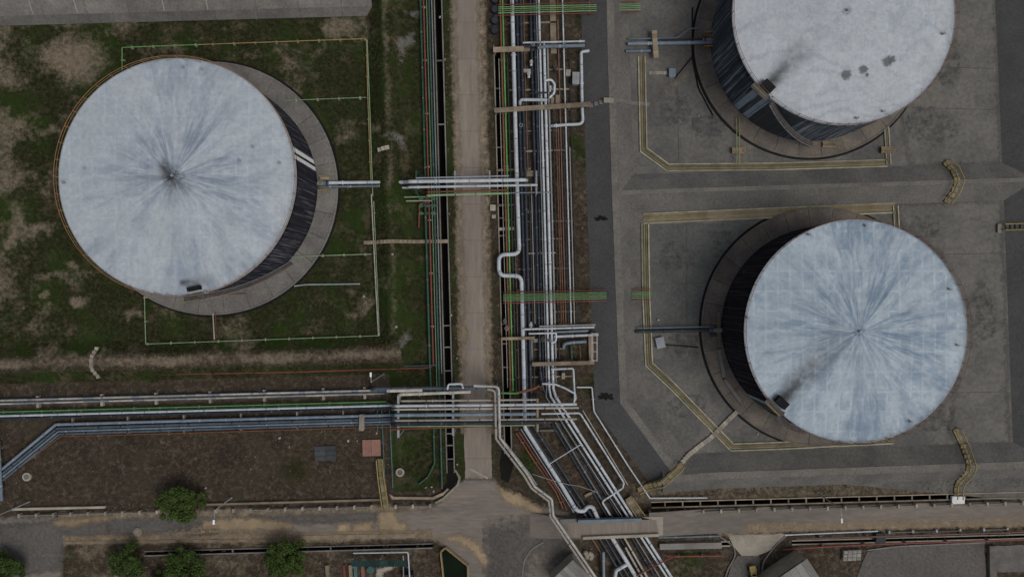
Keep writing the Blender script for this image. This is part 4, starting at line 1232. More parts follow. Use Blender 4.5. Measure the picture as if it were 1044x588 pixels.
pipe('red pipe loop left of the valve manifold', 'red', .11, .6, [(427, 232), (427.5, 208), (437, 206)], bend=.3)

# --- red and teal pair along the left lower bund
pipe('long red pipe along the foot of the left lower bund', 'red', .14, .45, [(-30, 385.2), (190, 381), (300, 379), (440, 374.5)], supports=11, sup_mat='pale_conc')
pipe('long teal pipe just above the long red pipe', 'teal', .13, .5, [(-30, 382.6), (300, 377), (446, 372)])
# --- lower left horizontal pipes
G4 = 'pipes entering the lower rack from the left'
def row(x, y0): return y0 - TH * x
pipe('blue grey pipe beneath the pale battered line at left', 'slatepipe', .30, .5, [(-30, row(-30, 408)), (395, row(395, 408.4))], G4, n=8, fl=15)
r4 = random.Random(12)
def lagged(label, y0, r, z, x0, x1, gap, sd):
    """pipe with broken pale lagging, lagging sections as parts"""
    rr = random.Random(sd)
    W = [at(x0, row(x0, y0), z), at(x1, row(x1, y0), z)]
    m = MB(); m.tube(W, r * .7, 8); o = m.build('pipe', M['silver_dull']); tag(o, label, 'pipe', G4)
    x = x0
    while x < x1 - 10:
        l = rr.uniform(5, 34)
        xe = min(x + l, x1)
        q = MB(); q.tube([at(x, row(x, y0), z), at(xe, row(xe, y0), z)], r, 8); q.build('lagging', M['whitepipe'], o)
        x = xe + rr.uniform(2, gap)
    return o
lagged('upper pale pipe with torn lagging at the left', 408.0, .17, .9, -20, 392, 14, 1)
lagged('lower pale pipe with torn lagging at the left', 411.6, .15, .8, -20, 392, 34, 2)
pipe('bright green pipe of the lower left row', 'green', .11, .8, [(-30, row(-30, 419.8)), (394, row(394, 419.8))], G4, supports=11, fl=20)
pipe('dark green pipe under the bright green one in the lower left row', 'darkgreen', .20, .5, [(-30, row(-30, 421.6)), (398, row(398, 421.6))], G4)
pipe('long white pipe of the lower left row', 'silver', .19, .9, [(-30, row(-30, 423.9)), (403, row(403, 423.9))], G4, n=10, fl=20)
pipe('long navy pipe below the long white one', 'navy', .22, .6, [(-30, row(-30, 426.6)), (404, row(404, 426.6))], G4)
for k, (o, r, mt, lab) in enumerate([(0, .25, 'bluepipe', 'uppermost blue pipe of the angled bundle at lower left'), (4.0, .22, 'slatepipe', 'second pipe of the angled bundle at lower left'), (7.0, .17, 'bluepipe', 'third pipe of the angled bundle at lower left'), (9.8, .2, 'slatepipe', 'fourth pipe of the angled bundle at lower left')]):
    pipe(lab, mt, r, .75, [(-22 + o * .45, 498 + o * .8), (57 + o * .35, 432.5 + o), (200, row(200, 433.8) + o * .95), (404, row(404, 433.8) + o * .9)], G4, bend=.5, n=10, fl=24)
pipe('rust red pipe along the outside of the angled bundle', 'rust', .11, .5, [(5, 487), (62, 444.5), (200, row(200, 446.2)), (404, row(404, 445.4))], G4, bend=.3, supports=12)
pipe('pale pipe at the left picture edge running down', 'bluepipe', .30, 1.2, [(-2, 450), (1.5, 510)], fl=5)

for j, (x0, x1, lab) in enumerate([(389, 392.5, 'thin teal pipe right of the pink slab'), (397, 400.5, 'thin teal pipe along the left edge of the small lawn'), (384.5, 384.8, 'short thin teal pipe above the pink slab')]):
    pipe(lab, 'teal', .09, .6, [(x0, 416), (x1, 497 if j < 2 else 440)], G3)
for j, xx in enumerate((75, 131, 188, 246, 303, 350)):
    slab_beam('pipe_sleeper', f'thin pale sleeper under the lower left pipe rows, {ORD[j]} from the left', ((xx, row(xx, 418)), (xx + 1, row(xx, 446))), 1.3, -.1, .5, 'tan_conc', 'sleeper', 'sleepers under the lower left rows')
for j, xx in enumerate((40, 105, 160, 215, 270, 330, 372)):
    slab_beam('pipe_sleeper', f'pale block under the torn lagged pipes, {ORD[j]} from the left', ((xx, row(xx, 404)), (xx + .6, row(xx, 416))), 2.4, -.1, .55, 'pale_conc', 'sleeper', 'blocks under the torn lagged pipes')
patch('rubble', [(-20, 406), (200, 400), (398, 395), (398, 402), (200, 408), (-20, 414)], .03, 'grey_conc', 'crumbled concrete strip under the torn lagged pipes', 'rubble', rim=.8, peak=.68)
# --- lower rack over the road (elevated)
G5 = 'pipes crossing the centre road on the lower rack'
ZL = 5.0
rack = [(396.0, .30, 'slatepipe', 382, 500, 'wide blue pipe at the top of the lower rack'), (408.6, .16, 'tanpipe', 409, 546, 'thin tan pipe of the lower rack below the white ones'),
        (413.6, .22, 'silver', 403, 588, 'bright silver pipe in the middle of the lower rack'), (417.2, .17, 'tanpipe', 403, 590, 'tan pipe below the bright silver one on the lower rack'),
        (423.0, .28, 'bluepipe', 403, 545, 'thick blue grey pipe of the lower rack'), (428.6, .17, 'tanpipe', 403, 588, 'tan pipe below the thick blue grey one on the lower rack'),
        (431.6, .28, 'navy', 403, 562, 'dark pipe near the bottom of the lower rack'), (434.6, .10, 'palegreen', 405, 545, 'thin pale green pipe of the lower rack')]
for k, (y0, r, mt, x0, x1, lab) in enumerate(rack):
    zz = ZL + (r if k != 7 else .1)
    f = lambda x: y0 - TH * (x - 403) * .35
    pts = [(x0 - 3, f(x0) + .3, .8), (x0, f(x0), zz), (x1, f(x1), zz)]
    if x1 < 570: pts.append((x1 + 1, f(x1), 1.2))
    pipe(lab, mt, r, zz, pts, G5, bend=.5, n=10, fl=16)
pipe('red pipe along the bottom of the lower rack', 'red', .15, ZL, [(398, 437.4), (504, 433.8), (545, 432.5)], G5)
pipe('short white lagged pipe at the left end of the lower rack', 'whitepipe', .28, ZL + .6, [(394.5, 398.2), (430.5, 397.4)], G5, n=10)
pipe('long white lagged pipe of the lower rack above the grass', 'whitepipe', .26, ZL + .5, [(407, 408, 1.0), (407, 402), (480, 399.2)], G5, bend=.5, n=10, fl=5)
pipe('outer white pipe turning down beside the centre road on the lower rack', 'whitepipe', .21, ZL + .8, [(483, 393), (508.5, 394), (509.5, 446), (537, 482), (545, 495.5), (562.5, 508.5), (564, 525), (610, 592)], G5, bend=.75, n=10, fl=9, fl_mat='silver_dull')
pipe('inner white pipe turning down beside the centre road on the lower rack', 'tanpipe', .19, ZL + .8, [(497, 396.5), (504.5, 398), (505.6, 447), (533.5, 483.5), (542, 497.5), (559.5, 510.5), (561, 526.5), (605.5, 592)], G5, bend=.65, n=10, fl=9, fl_mat='silver_dull')
pipe('grey pipe along the white twin pipes beside the crossing', 'silver_dull', .13, ZL + .6, [(512.5, 448), (540, 483), (547, 494)], G5)
pipe('raised pipe loop with valve on top of the lower rack', 'silver', .16, ZL + 1.3, [(456, 397), (457, 391.5), (471, 391), (472, 396)], G5, bend=.4)
pipe('green pipe bending up at the right end of the lower rack', 'green', .16, 3.6, [(511, 400.5), (526, 400.8), (530, 400)], G5)
pipe('brown pipe rising from the green pipe at the lower rack', 'rust', .22, 3.6, [(529, 400), (543, 396.5), (550, 393)], G5)
for j, (xx, y0, y1, mt) in enumerate([(411, 399, 438, 'silver_dull'), (464.5, 391, 436, 'silver_dull'), (507, 391, 436, 'silver_dull'), (547, 403, 432, 'tan_conc')]):
    c0 = at(xx, (y0 + y1) / 2)
    hw = (y1 - y0) / 2 / PPM
    t = thing('pipe_rack_frame', f'portal frame of the lower rack, {ORD[j]} from the left' , 'rack', c0, 'portals of the lower rack')
    for s in (-1, 1):
        q = MB(); q.box((0, s * hw, ZL / 2 - .15), (.28, .28, ZL - .3)); q.build('column', M[mt], t)
    q = MB(); q.box((0, 0, ZL - .17), (.34, 2 * hw + .5, .28)); q.build('beam', M[mt], t)
# --- diagonal pipes to the bridge
G6 = 'diagonal pipes running to the bridge'
pipe('thin purple grey pipe in the middle of the diagonal corridor', 'bluepipe', .16, .5, [(566, 430), (603, 492), (623, 525), (662, 590)], G6, fl=12)
pipe('dark pipe left of the thin purple grey diagonal one', 'navy', .20, .4, [(563, 433), (600, 494), (619, 526), (655, 588)], G6)
pipe('third diagonal dark pipe beside the twin silver ones', 'navy', .20, .5, [(572, 430), (630, 524), (668, 588)], G6)
pipe('silver pipe with a sideways jog before the bridge', 'silver', .16, .9, [(552, 421.6, 4.8), (589.5, 420.8, 4.8), (592, 422, 1.2), (636, 491.5, 1.0), (635, 497, 1.0), (613.5, 511, 1.0), (622, 524.5, .9)], G6, bend=.5, fl=9)
pipe('tan thin pipe outside the jogged silver pipe', 'tanpipe', .10, .6, [(594, 418), (640, 494)], G6)
pipe('left rust pipe of the diagonal corridor beside the green weeds', 'rust', .13, .5, [(526, 441), (548, 475), (566, 500), (574, 518)], G6, supports=4)
pipe('right rust pipe of the diagonal corridor beside the green weeds', 'red', .12, .5, [(529, 440), (551, 474), (569, 500), (578, 520)], G6)
pipe('thin grey pipe between the rust pipes and the big silver diagonal', 'silver_dull', .09, .5, [(531, 437), (554, 473), (585, 522)], G6)
pipe('silver crossbar pipe over the diagonal navy pipes', 'silver', .09, 1.9, [(559.5, 473), (592.5, 452.5)])
pipe('bent thin white hose across the diagonal pipes', 'whitepipe', .06, 1.5, [(543, 483), (560, 488.5), (581, 494), (590, 495), (606, 500.5)])
pipe('pipe frame loop silver above the lower rack right end', 'silver', .17, 1.7, [(562, 376.3), (584.5, 375.4), (586, 405), (585, 412)], bend=.3)
pipe('curved silver pipe linking the dark valve to the right loop', 'silver', .17, 2.2, [(553, 391), (566, 391.5), (577, 396), (585, 400.5)], bend=.8)
pipe('dark thick line above the lower rack beside the brown pipe', 'navy', .28, 1.2, [(551, 378), (553, 396), (556, 400)], fl=2)
# below the bridge
pipe('silver branch pipe hooking left below the bridge', 'silver', .32, 1.1, [(640.5, 574), (628, 581), (626, 594)], bend=.7, n=10)
pipe('pale tan pipe below the bridge', 'tanpipe', .17, .9, [(634, 543.5), (662, 592)])
pipe('pale stub pipe right of the hooked branch below the bridge', 'tanpipe', .19, 1.0, [(637.5, 557.5), (657, 592)])
pipe('brown pipe below the bridge left of the navy pipes', 'rail_rust', .12, .4, [(601, 545), (612, 562), (616, 592)])
pipe('thick blue pipe standing by the pale rubble below the bridge', 'bluepipe', .26, .9, [(615, 562), (615.5, 592)])
pipe('dark red pipe crossing under the twin pipes at the bottom', 'red', .12, 1.4, [(648, 587), (665, 578), (680, 570), (690, 566)])

# --- kerb pipe line along the outside of the right bund
pipe('pale thin pipe following the foot of the bund to the lower road', 'silver', .13, .45, [(588, 394.5), (603.5, 394.6), (605.5, 419), (640, 474), (662.5, 507.5), (721, 507)], bend=.3, supports=9)
# fire water line around the left tank
G7 = 'fire water ring of the left tank'
pipe('thin green fire line at the upper left corner of the left tank', 'green', .085, .55, [(124.5, 72), (124.5, 48.6), (205, 45.6)], G7, bend=.15, supports=3.6, sup_mat='pale_conc')
pipe('ochre fire line along the top of the left basin turning down', 'fireline', .09, .55, [(205.5, 45.6), (373.5, 39.6), (375, 100), (378, 185)], G7, bend=.15, supports=3.6, sup_mat='tan_conc')
pipe('pale green fire line inside the ochre one at the east side', 'palegreen', .085, .6, [(371.5, 41), (374.2, 41), (376.6, 100), (380, 200)], G7, bend=.15)
pipe('green fire line branch towards the upper right of the left tank', 'palegreen', .08, .55, [(291, 102.6), (373, 99.4)], G7, supports=3.6, sup_mat='pale_conc')
pipe('white fire line running down the east side of the left basin', 'tanpipe', .11, .55, [(378.5, 198), (383.5, 300), (385.8, 342)], G7, supports=4)
pipe('green fire line beside the white one at the east side', 'palegreen', .075, .55, [(381, 205), (386.8, 342), (300, 345), (148.5, 350.5), (147.2, 301)], G7, bend=.15, supports=4, sup_mat='pale_conc')
pipe('pale green fire line branch towards the lower right of the left tank', 'palegreen', .08, .55, [(275, 257.5), (292, 262), (312, 261), (378.5, 259)], G7, supports=3.6, sup_mat='pale_conc')
pipe('white and red drain pipe below the left tank', 'whitepipe', .12, .5, [(217, 319), (218.5, 346)], G7)
pipe('thin red pipe beside the white drain pipe below the left tank', 'red', .06, .5, [(219.4, 318), (220.6, 345)], G7)
pipe('low grey pipe on the grass right of the left tank', 'silver_dull', .14, .25, [(300, 291.5), (312, 290), (367, 289.3)], G7)
pipe('rust line close under the left tank pad', 'rust', .07, .5, [(179, 302), (216, 301), (250, 299)], G7)
# --- red pipes at lower right
pipe('long red pipe below the lower road at the right', 'red', .14, .8, [(818, 558.3), (893, 554.2), (1060, 549.2)], supports=7, fl=12)
pipe('thin dark red pipe above the long red one at the right', 'rail_rust', .13, .9, [(812, 549), (1060, 541.5)], supports=8)
pipe('short red pipe on weeds below the lower road', 'red', .12, .6, [(680, 567), (738, 566)], supports=4)
pipe('red pipe diagonal at the grey roof on the right', 'red', .14, .7, [(798, 560), (818, 558.5)])

# ------------------------------------------------------------------ concrete sleepers, walkways, boxes in the corridor
G8 = 'concrete sleepers across the corridor'
for j, (p0, p1, w, z0, z1, mt, lab) in enumerate([
    ((534, 52), (554, 49.5), 4, -.1, .6, 'tan_conc', 'stained concrete block under the dark valves'),
    ((506, 174), (541, 172.5), 2.2, -.1, .3, 'tan_conc', 'thin concrete sleeper just above the upper rack'),
    ((527, 178), (549, 177), 5.5, -.1, .5, 'tan_conc', 'concrete block at the right end of the upper rack'),
    ((508, 209.5), (527, 208.8), 1.8, -.1, .25, 'grey_conc', 'thin concrete sleeper just below the upper rack'),
    ((508, 233.7), (524, 233), 3, -.1, .25, 'pale_conc', 'pale sleeper bridging the corridor drain above the expansion loop'),
    ((538, 216), (551, 215.5), 3, -.1, .25, 'grey_conc', 'small concrete sleeper in mid corridor right of the silver pipe'),
    ((542, 347), (561, 346), 3.6, -.1, .5, 'grey_conc', 'grey concrete block beside the dark pipe pair'),
    ((541.5, 345), (543, 369), 3.5, -.1, .42, 'grey_conc', 'upright concrete beam joining two sleepers'),
    ((550, 438.5), (566, 438), 2, -.1, .35, 'grey_conc', 'short concrete sleeper below the lower rack'),
    ((596, 505), (607, 499.5), 2.5, -.1, .35, 'tan_conc', 'tilted concrete sleeper near the silver loop'),
    ((538, 258.6), (566, 257.8), 1.2, -.05, .5, 'pale_conc', 'thin pale sleeper right of the expansion loop'),
    ((536, 155), (562, 154.4), 1.1, -.05, .5, 'pale_conc', 'thin pale sleeper above the upper rack in mid corridor')]):
    slab_beam('pipe_sleeper', lab, (p0, p1), w, z0, z1, mt, 'sleeper', G8)
for p0, p1, w, lab, posts_ in [((503, 54.6), (534, 53.6), 5.2, 'short tan concrete footbridge over the pipes below the upper green bundle', (.06, .5, .95)), ((504, 115.5), (601, 109.2), 4.8, 'longest tan concrete footbridge over the corridor pipes, below the hairpin pipe', (.02, .3, .62, .78, .97)),
                           ((511, 344.5), (545, 343.5), 2.8, 'narrow tan concrete footbridge below the lower green bundle', (.05, .5, .95)), ((542, 370), (601, 368.5), 3.8, 'tan concrete footbridge over the pipes above the lower rack', (.03, .5, .8, .97))]:
    a_, b_ = at(*p0), at(*p1)
    t = thing('footbridge', lab, 'footbridge', (a_ + b_) / 2, 'footbridges over the corridor pipes')
    L_ = t.location.copy(); d_ = (b_ - a_).normalized(); ang_ = math.atan2(d_.y, d_.x)
    nseg = max(2, int((b_ - a_).length / 3))
    for k in range(nseg):
        c_ = a_.lerp(b_, (k + .5) / nseg) - L_
        q = MB(); q.box((c_.x, c_.y, 1.72 + .012 * (k % 2)), ((b_ - a_).length / nseg - .03, w / PPM, .2), ang_); q.build('deck_slab', M['tan_conc'], t)
    for f in posts_:
        c_ = a_.lerp(b_, f) - L_
        q = MB(); q.box((c_.x, c_.y, .78), (.28, w / PPM * .7, 1.68), ang_); q.build('pier', M['grey_conc'], t)
slab_beam('walkway', 'upright tan concrete walkway strip at the top of the corridor', ((563, -10), (564.5, 55)), 6, -.1, .22, 'tan_conc', 'walkway')
slab_beam('pipe_sleeper', 'upright concrete strip at the corridor edge above the lower rack', ((602, 340), (603, 371)), 5, -.1, .5, 'tan_conc', 'sleeper', G8)
pipe('tan pipe on the row above the concrete sleeper at the corridor foot', 'tanpipe', .13, 1.3, [(550, 332.6), (607, 331)])
pipe('white pipe running right from the big silver pipe at the corridor foot', 'silver', .17, 1.9, [(534, 335.6), (606, 333.4)])
pipe('thin silver pipe with a downward hook at the corridor foot', 'silver', .14, 1.6, [(539, 340), (567, 339.3), (567, 347), (564, 349.5)], bend=.3)
pipe('blue grey pipe at the corridor foot under the white one', 'bluepipe', .20, 1.1, [(566, 338.5), (600, 337)])
pipe('curved blue pipe at the corridor foot', 'bluepipe', .26, 1.0, [(574.5, 355, .2), (575, 350.5), (582, 349), (598, 348)], bend=.6, n=10)
pipe('green upright pipe at the corridor foot', 'darkgreen', .17, .6, [(582.5, 352), (583, 367)])
pipe('rust upright pipe at the corridor foot', 'rust', .10, .6, [(591, 352), (592, 366)])
def gantry(label, x0, x1, y0, y1, mat):
    t = thing('gantry', label, 'gantry', at((x0 + x1) / 2, (y0 + y1) / 2))
    hx, hy = (x1 - x0) / 2 / PPM, (y1 - y0) / 2 / PPM
    for sx in (-1, 1):
        for sy in (-1, 1):
            q = MB(); q.box((sx * hx, sy * hy, 1.1), (.14, .14, 2.2)); q.build('post', M[mat], t)
        q = MB(); q.box((sx * hx, 0, 2.26), (.16, 2 * hy + .2, .1)); q.build('side_beam', M[mat], t)
    for k in range(4):
        q = MB(); q.box((0, -hy + 2 * hy * k / 3, 2.33), (2 * hx + .2, .12, .1)); q.build('rung', M[mat], t)
gantry('pale ladder like steel gantry above the corridor foot beside the bund', 602, 607, 339, 366, 'tanpipe')
def cabinet(label, px, py, w, d, h, mat, name='cabinet', rz=-.03):
    t = thing(name, label, 'cabinet', at(px, py))
    t.rotation_euler = (0, 0, rz)
    q = MB(); q.box((0, 0, h / 2), (w, d, h)); q.build('body', M[mat], t)
    q = MB(); q.box((0, 0, h + .03), (w + .12, d + .12, .06)); q.build('lid', M[mat], t)
    q = MB(); q.box((0, -d / 2 - .02, h * .5), (w * .8, .04, h * .8)); q.build('door', M['steel'], t)
    return t
cabinet('white equipment cabinet left of the J shaped pipe', 586.5, 82, 1.05, 1.9, 1.2, 'steel')
cabinet('small white box beside the white cabinet', 579, 75.5, .7, .95, .6, 'pale_conc')
cabinet('pale concrete pit box on the verge right of the centre road', 502.5, 212, .8, .9, .3, 'pale_conc', 'pit_box')
cabinet('tiny pale pit box below the larger one on the verge', 503.5, 221, .55, .5, .25, 'pale_conc', 'pit_box')
cabinet('small tan concrete post box inside the silver pipe frame', 574, 382.5, .45, .9, .8, 'pale_conc', 'pit_box')
cabinet('tan concrete pier beside the hairpin pipe', 568, 103, .55, 1.3, 1.0, 'tan_conc', 'pier')
cabinet('second tan concrete pier right of the hairpin pipe', 563, 104, .45, 1.1, .8, 'tan_conc', 'pier')
cabinet('pale valve box near the dark pipe in the upper corridor', 537.5, 73.5, 1.1, .5, .6, 'pale_conc', 'pit_box')
cabinet('white block on the bund crest where the concrete walkway crosses', 619, 105.5, 1.5, .7, .25, 'pale_conc', 'crossing_block')
cabinet('blue box at the end of the short walkway by the upper right tank', 684.5, 75.5, 1.0, 1.3, .7, 'bluepipe')
cabinet('grey sloped box beside the navy tank pipe', 672.5, 349, 1.3, 1.7, .6, 'silver_dull', rz=.2)
for o in [x for x in COL.objects if x.name.startswith('crossing_block')]: o.location.z = 1.68
# junk in the drain top end
for j, (yy, lab) in enumerate([(2, 'dark drum in the ditch at the top edge'), (12, 'second dark drum from the top in the ditch'), (23, 'third dark drum from the top in the ditch'), (33, 'fourth, lowest dark drum in the ditch')]):
    t = thing('drum', lab, 'drum', at(504.5, yy), 'drums in the upper ditch')
    q = MB(); q.cyl((0, 0, 0), .55, 1.0, 14); q.build('drum_body', M['navy'], t)
    q = MB(); q.cyl((0, 0, 1.0), .48, .03, 14); q.build('drum_lid', M['navy'], t)

# ------------------------------------------------------------------ concrete footbridges / stiles over the bunds
def stile(label, pts, w, mat, rail=None, z_add=.25, steps=True, zfix=None, name='stile', thick=.18, rail_px=None):
    """stepped crossing that climbs over a bund; each step block a part"""
    P = [at(*p) for p in pts]
    W = []
    for i in range(len(P) - 1):
        a, b = P[i], P[i + 1]
        m_ = max(1, int((b - a).length / .62))
        for k in range(m_): W.append(a.lerp(b, k / m_))
    W.append(P[-1])
    t = thing(name, label, 'stile' if name == 'stile' else 'walkway', (P[0].x, P[0].y, 0))
    L = t.location
    zs = []
    for i, p in enumerate(W):
        zs.append(bund_z(p) + z_add if zfix is None else zfix)
    hw = w / 2 / PPM
    rails = [[], []]
    for i in range(len(W) - 1):
        a, b = W[i], W[i + 1]
        d = (b - a); d.z = 0; d.normalize(); s = Vector((-d.y, d.x, 0))
        z = (zs[i] + zs[i + 1]) / 2
        m = MB()
        A, B = a + d * .015, b - d * .015
        zb = min(0.0, z - thick) if steps else z - thick
        m.prism([(A + s * hw - L)[:2], (B + s * hw - L)[:2], (B - s * hw - L)[:2], (A - s * hw - L)[:2]], zb - .02 if zfix is None else z - thick, z)
        m.build('step' if steps else 'slab', M[mat], t)
        if i == 0:
            for k, sg in ((0, 1), (1, -1)): rails[k].append((a + s * sg * (hw + .05) - L, zs[0]))
        for k, sg in ((0, 1), (1, -1)): rails[k].append((b + s * sg * (hw + .05) - L, zs[i + 1]))
    if rail:
        for rl in rails:
            m = MB(); m.tube([(p.x, p.y, z + .95) for p, z in rl], .10, 6); m.build('handrail', M[rail], t)
            for q in range(0, len(rl), 4):
                m = MB(); p, z = rl[q]; m.box((p.x, p.y, z + .4), (.08, .08, 1.1)); m.build('rail_post', M[rail], t)
    return t
stile('yellow railed stile over the bund between the two right tanks', [(962.5, 165), (968.5, 174), (969.5, 186), (968, 197), (963.5, 207)], 5.5, 'chan_tan', 'yellow')
stile('yellow railed stile at the right end of the bottom bund', [(973, 437), (980, 452), (981, 470), (979, 485), (974.5, 496), (974.5, 507)], 5.0, 'chan_tan', 'yellow')
stile('yellow railed footbridge from the lower road over the diagonal bund', [(650, 499), (672, 489), (682, 480), (693, 470)], 4.5, 'chan_tan', 'yellow')
stile('pale concrete footpath from the diagonal bund towards the lower right tank', [(693.5, 469.5), (717, 451), (724, 446), (746, 424), (756, 415)], 4.4, 'pale_conc', None, z_add=.3)
stile('long pale concrete footpath over the left bund and drain', [(371, 247.4), (378, 247.3), (420, 246.5), (457, 246)], 3.6, 'tan_conc', None, .28)
stile('brown concrete footpath over the corridor bund near the top', [(600, 109), (610, 106.5), (630, 104.5), (662, 106.5)], 4, 'pad_conc', None, .12)
stile('faint concrete ramp down from the footpath towards the upper right tank', [(665, 105), (690, 84), (706, 71)], 5, 'pad_conc2', None, .08)
stile('narrow curved pale stile on the lower left bund', [(102, 353), (99.5, 364), (99.5, 374), (103, 385)], 3.2, 'pale_conc', None, .2)
stile('small pale step block on the grass bund right of the left tank', [(386.5, 154.5), (399, 152.5)], 4, 'pale_conc', None, .15)
stile('yellow railed footbridge from the pink slab down to the lower road', [(388, 467), (389.5, 485), (394, 517)], 5.5, 'chan_tan', 'yellow', .2)
stile('short pale walkway from the moss channel to the blue box', [(661, 74.8), (680, 74.6)], 3.4, 'pale_conc', None, .15)
stile('pair of upright tan slabs over the upper right tank pipe', [(665.5, 34), (667.5, 62)], 5, 'tan_conc', None, 1.3, steps=False)
stile('yellow railed gangway at the right picture edge', [(1020, 232), (1056, 231.5)], 5.5, 'asph_dark', 'yellow', .15)
stile('tan wooden walkway beside the diagonal pipes at the bridge', [(640, 506), (653, 525)], 7, 'tan_conc', 'yellow', .5, steps=False)
cabinet('white upright tank box on the pipe rows above the pink slab', 370.5, 429, .7, 2.6, 1.4, 'pale_conc')
t = cabinet('white concrete landing block at the foot of the right stile', 975, 509, 2.0, 1.3, .5, 'white', 'landing_block')
t = cabinet('pale cover block beside the yellow gangway at the right edge', 1017.5, 233, .5, 1.4, .35, 'pale_conc', 'cover_block')

# ------------------------------------------------------------------ moss channels of the right basins
def channel(label, pts, w, floor, kerb='kerb_pale', inner='chan_tan', wd=None):
    t = thing('basin_channel', label, 'channel')
    P = [at(*p)[:2] for p in pts]
    hw = w / 2 / PPM
    A, B = offset_line(P, hw), offset_line(P, -hw)
    for i in range(len(P) - 1):
        m = MB(); m.prism([A[i][:], A[i + 1][:], B[i + 1][:], B[i][:]], -.1, .036); m.build('channel_floor', M[floor], t)
    for off in (hw + .06, -hw - .06):
        l = offset_line(P, off)
        for i in range(len(P) - 1):
            m = MB(); m.beam((*l[i], .12), (*l[i + 1], .12), .2, .26); m.build('kerb', M[kerb], t)
    for off, mt, r in ((hw * .35, inner, .04), (-hw * .3, 'tanpipe', .03)):
        l = offset_line(P, off)
        m = MB(); m.tube([(q[0], q[1], .17) for q in l], r, 6); m.build('sprinkler_line', M[mt], t)
    return t
channel('moss stained channel with pale kerbs left of and below the upper right tank', [(654, 58), (656, 153), (680.5, 171), (790, 170), (904, 166.5)], 6, 'chan_floor')
channel('wide patchy tan channel above the lower right tank', [(655.5, 223), (780, 217.5), (912, 212)], 9, 'chan_tan')
channel('moss stained channel left of and below the lower right tank', [(657.5, 227.5), (658.5, 300), (661.5, 371), (685, 393), (746, 455.5), (800, 453.5), (910, 448)], 6.2, 'chan_floor')
channel('short upright channel at the upper right corner of the lower tank channel', [(912.5, 210), (914, 236)], 4, 'chan_floor')
channel('short upright channel right end of the upper tank channel', [(905.5, 168), (902.5, 118)], 3.4, 'chan_floor')
for j, (x, y0, y1, lab) in enumerate([(752, 120, 168, 'thin green yellow pipe pair below the upper right tank, left one'), (905, 100, 120, 'thin green yellow pipe pair below the upper right tank, right one')]):
    pipe(lab, 'palegreen', .07, .7, [(x - 1, y0), (x - 1, y1)]); pipe(lab.replace('pair', 'pair partner'), 'yellow', .07, .7, [(x + 2, y0), (x + 2, y1)])
for j, (x, y, lab) in enumerate([(751.5, 154, 'brown step platform over the channel below the upper right tank, left one'), (843.5, 148, 'brown step platform below the upper right tank, middle one'), (903, 153.5, 'brown step platform below the upper right tank, right one')]):
    t = thing('step_platform', lab, 'platform', at(x, y), 'step platforms of the upper right tank')
    for k in range(3):
        q = MB(); q.box((0, (k - 1) * .36, .55 + (.12 if k == 1 else 0)), (2.1, .32, .07)); q.build('plank', M['tan_conc'], t)
    for sx in (-1, 1):
        q = MB(); q.box((sx * .95, 0, .26), (.1, 1.0, .5)); q.build('frame', M['rust'], t)
        q = MB(); q.tube([(sx * 1.02, -.5, 1.1), (sx * 1.02, .5, 1.1)], .05, 6); q.build('rail', M['yellow'], t)
# tank nozzle sets
def nozzle(label, px, py, ang, mat, group='tank valve sets'):
    t = thing('tank_valve', label, 'valve', at(px, py), group)
    t.rotation_euler = (0, 0, ang)
    q = MB(); q.tube([(-1.4, 0, .95), (1.2, 0, .95)], .34, 10); q.build('valve_body', M['bluepipe'], t)
    for x in (-.9, .9):
        q = MB(); q.tube([(x - .1, 0, .95), (x + .1, 0, .95)], .52, 10); q.build('flange', M['navy'], t)
    q = MB(); q.cyl((0, 0, 1.2), .10, .8, 6); q.tube([(.4 * math.cos(k * pi / 6), .4 * math.sin(k * pi / 6), 2.0) for k in range(13)], .05, 5, False); q.build('handwheel', M['yellow'], t)
    for sy in (-1, 1):
        q = MB(); q.box((.3, sy * .95, .55), (1.5, .5, .08)); q.build('platform', M[mat], t)
        q = MB()
        for sx in (-.4, .3, 1.0): q.box((sx, sy * 1.2, .85), (.06, .06, 1.5))
        q.tube([(-.45, sy * 1.2, 1.6), (1.05, sy * 1.2, 1.6)], .06, 6); q.build('rail', M['yellow'], t)
nozzle('tank valve with yellow platform rails at the right side of the left tank', 330, 188, 0, 'tan_conc')
nozzle('tank valve with brown platform at the left side of the upper right tank', 722, 43, pi, 'rust')
nozzle('tank valve at the left side of the lower right tank beside the navy pipe', 729, 336, pi, 'steel_deck')
pipe('dark hose curving round the pad of the upper right tank', 'black', .12, .15, [(706, 8), (706, 60), (712, 90), (727, 118)], bend=4)
pipe('dark hose from the blue box to the upper right tank pad', 'black', .10, .15, [(688, 80), (706, 58)])
pipe('dark cable lying from the navy pipe to the lower right tank pad', 'black', .09, .12, [(676, 351), (712, 354)])
slab_beam('wall_stub', 'grey curved wall piece left of the lower right tank', ((731, 318), (732, 352)), 3.4, 0, .8, 'grey_conc', 'wall')
slab_beam('wall_stub', 'second grey wall piece below the curved one at the lower right tank', ((732, 356), (737, 384)), 3.4, 0, .8, 'grey_conc', 'wall')
slab_beam('wall_stub', 'third grey wall piece reaching the footpath at the lower right tank', ((737.5, 386), (756, 412)), 3.4, 0, .75, 'grey_conc', 'wall')
pipe('yellow ladder rail hanging on the left tank shell', 'yellow', .10, 6, [(304, 189, 8.5), (305, 201, 7.5)])

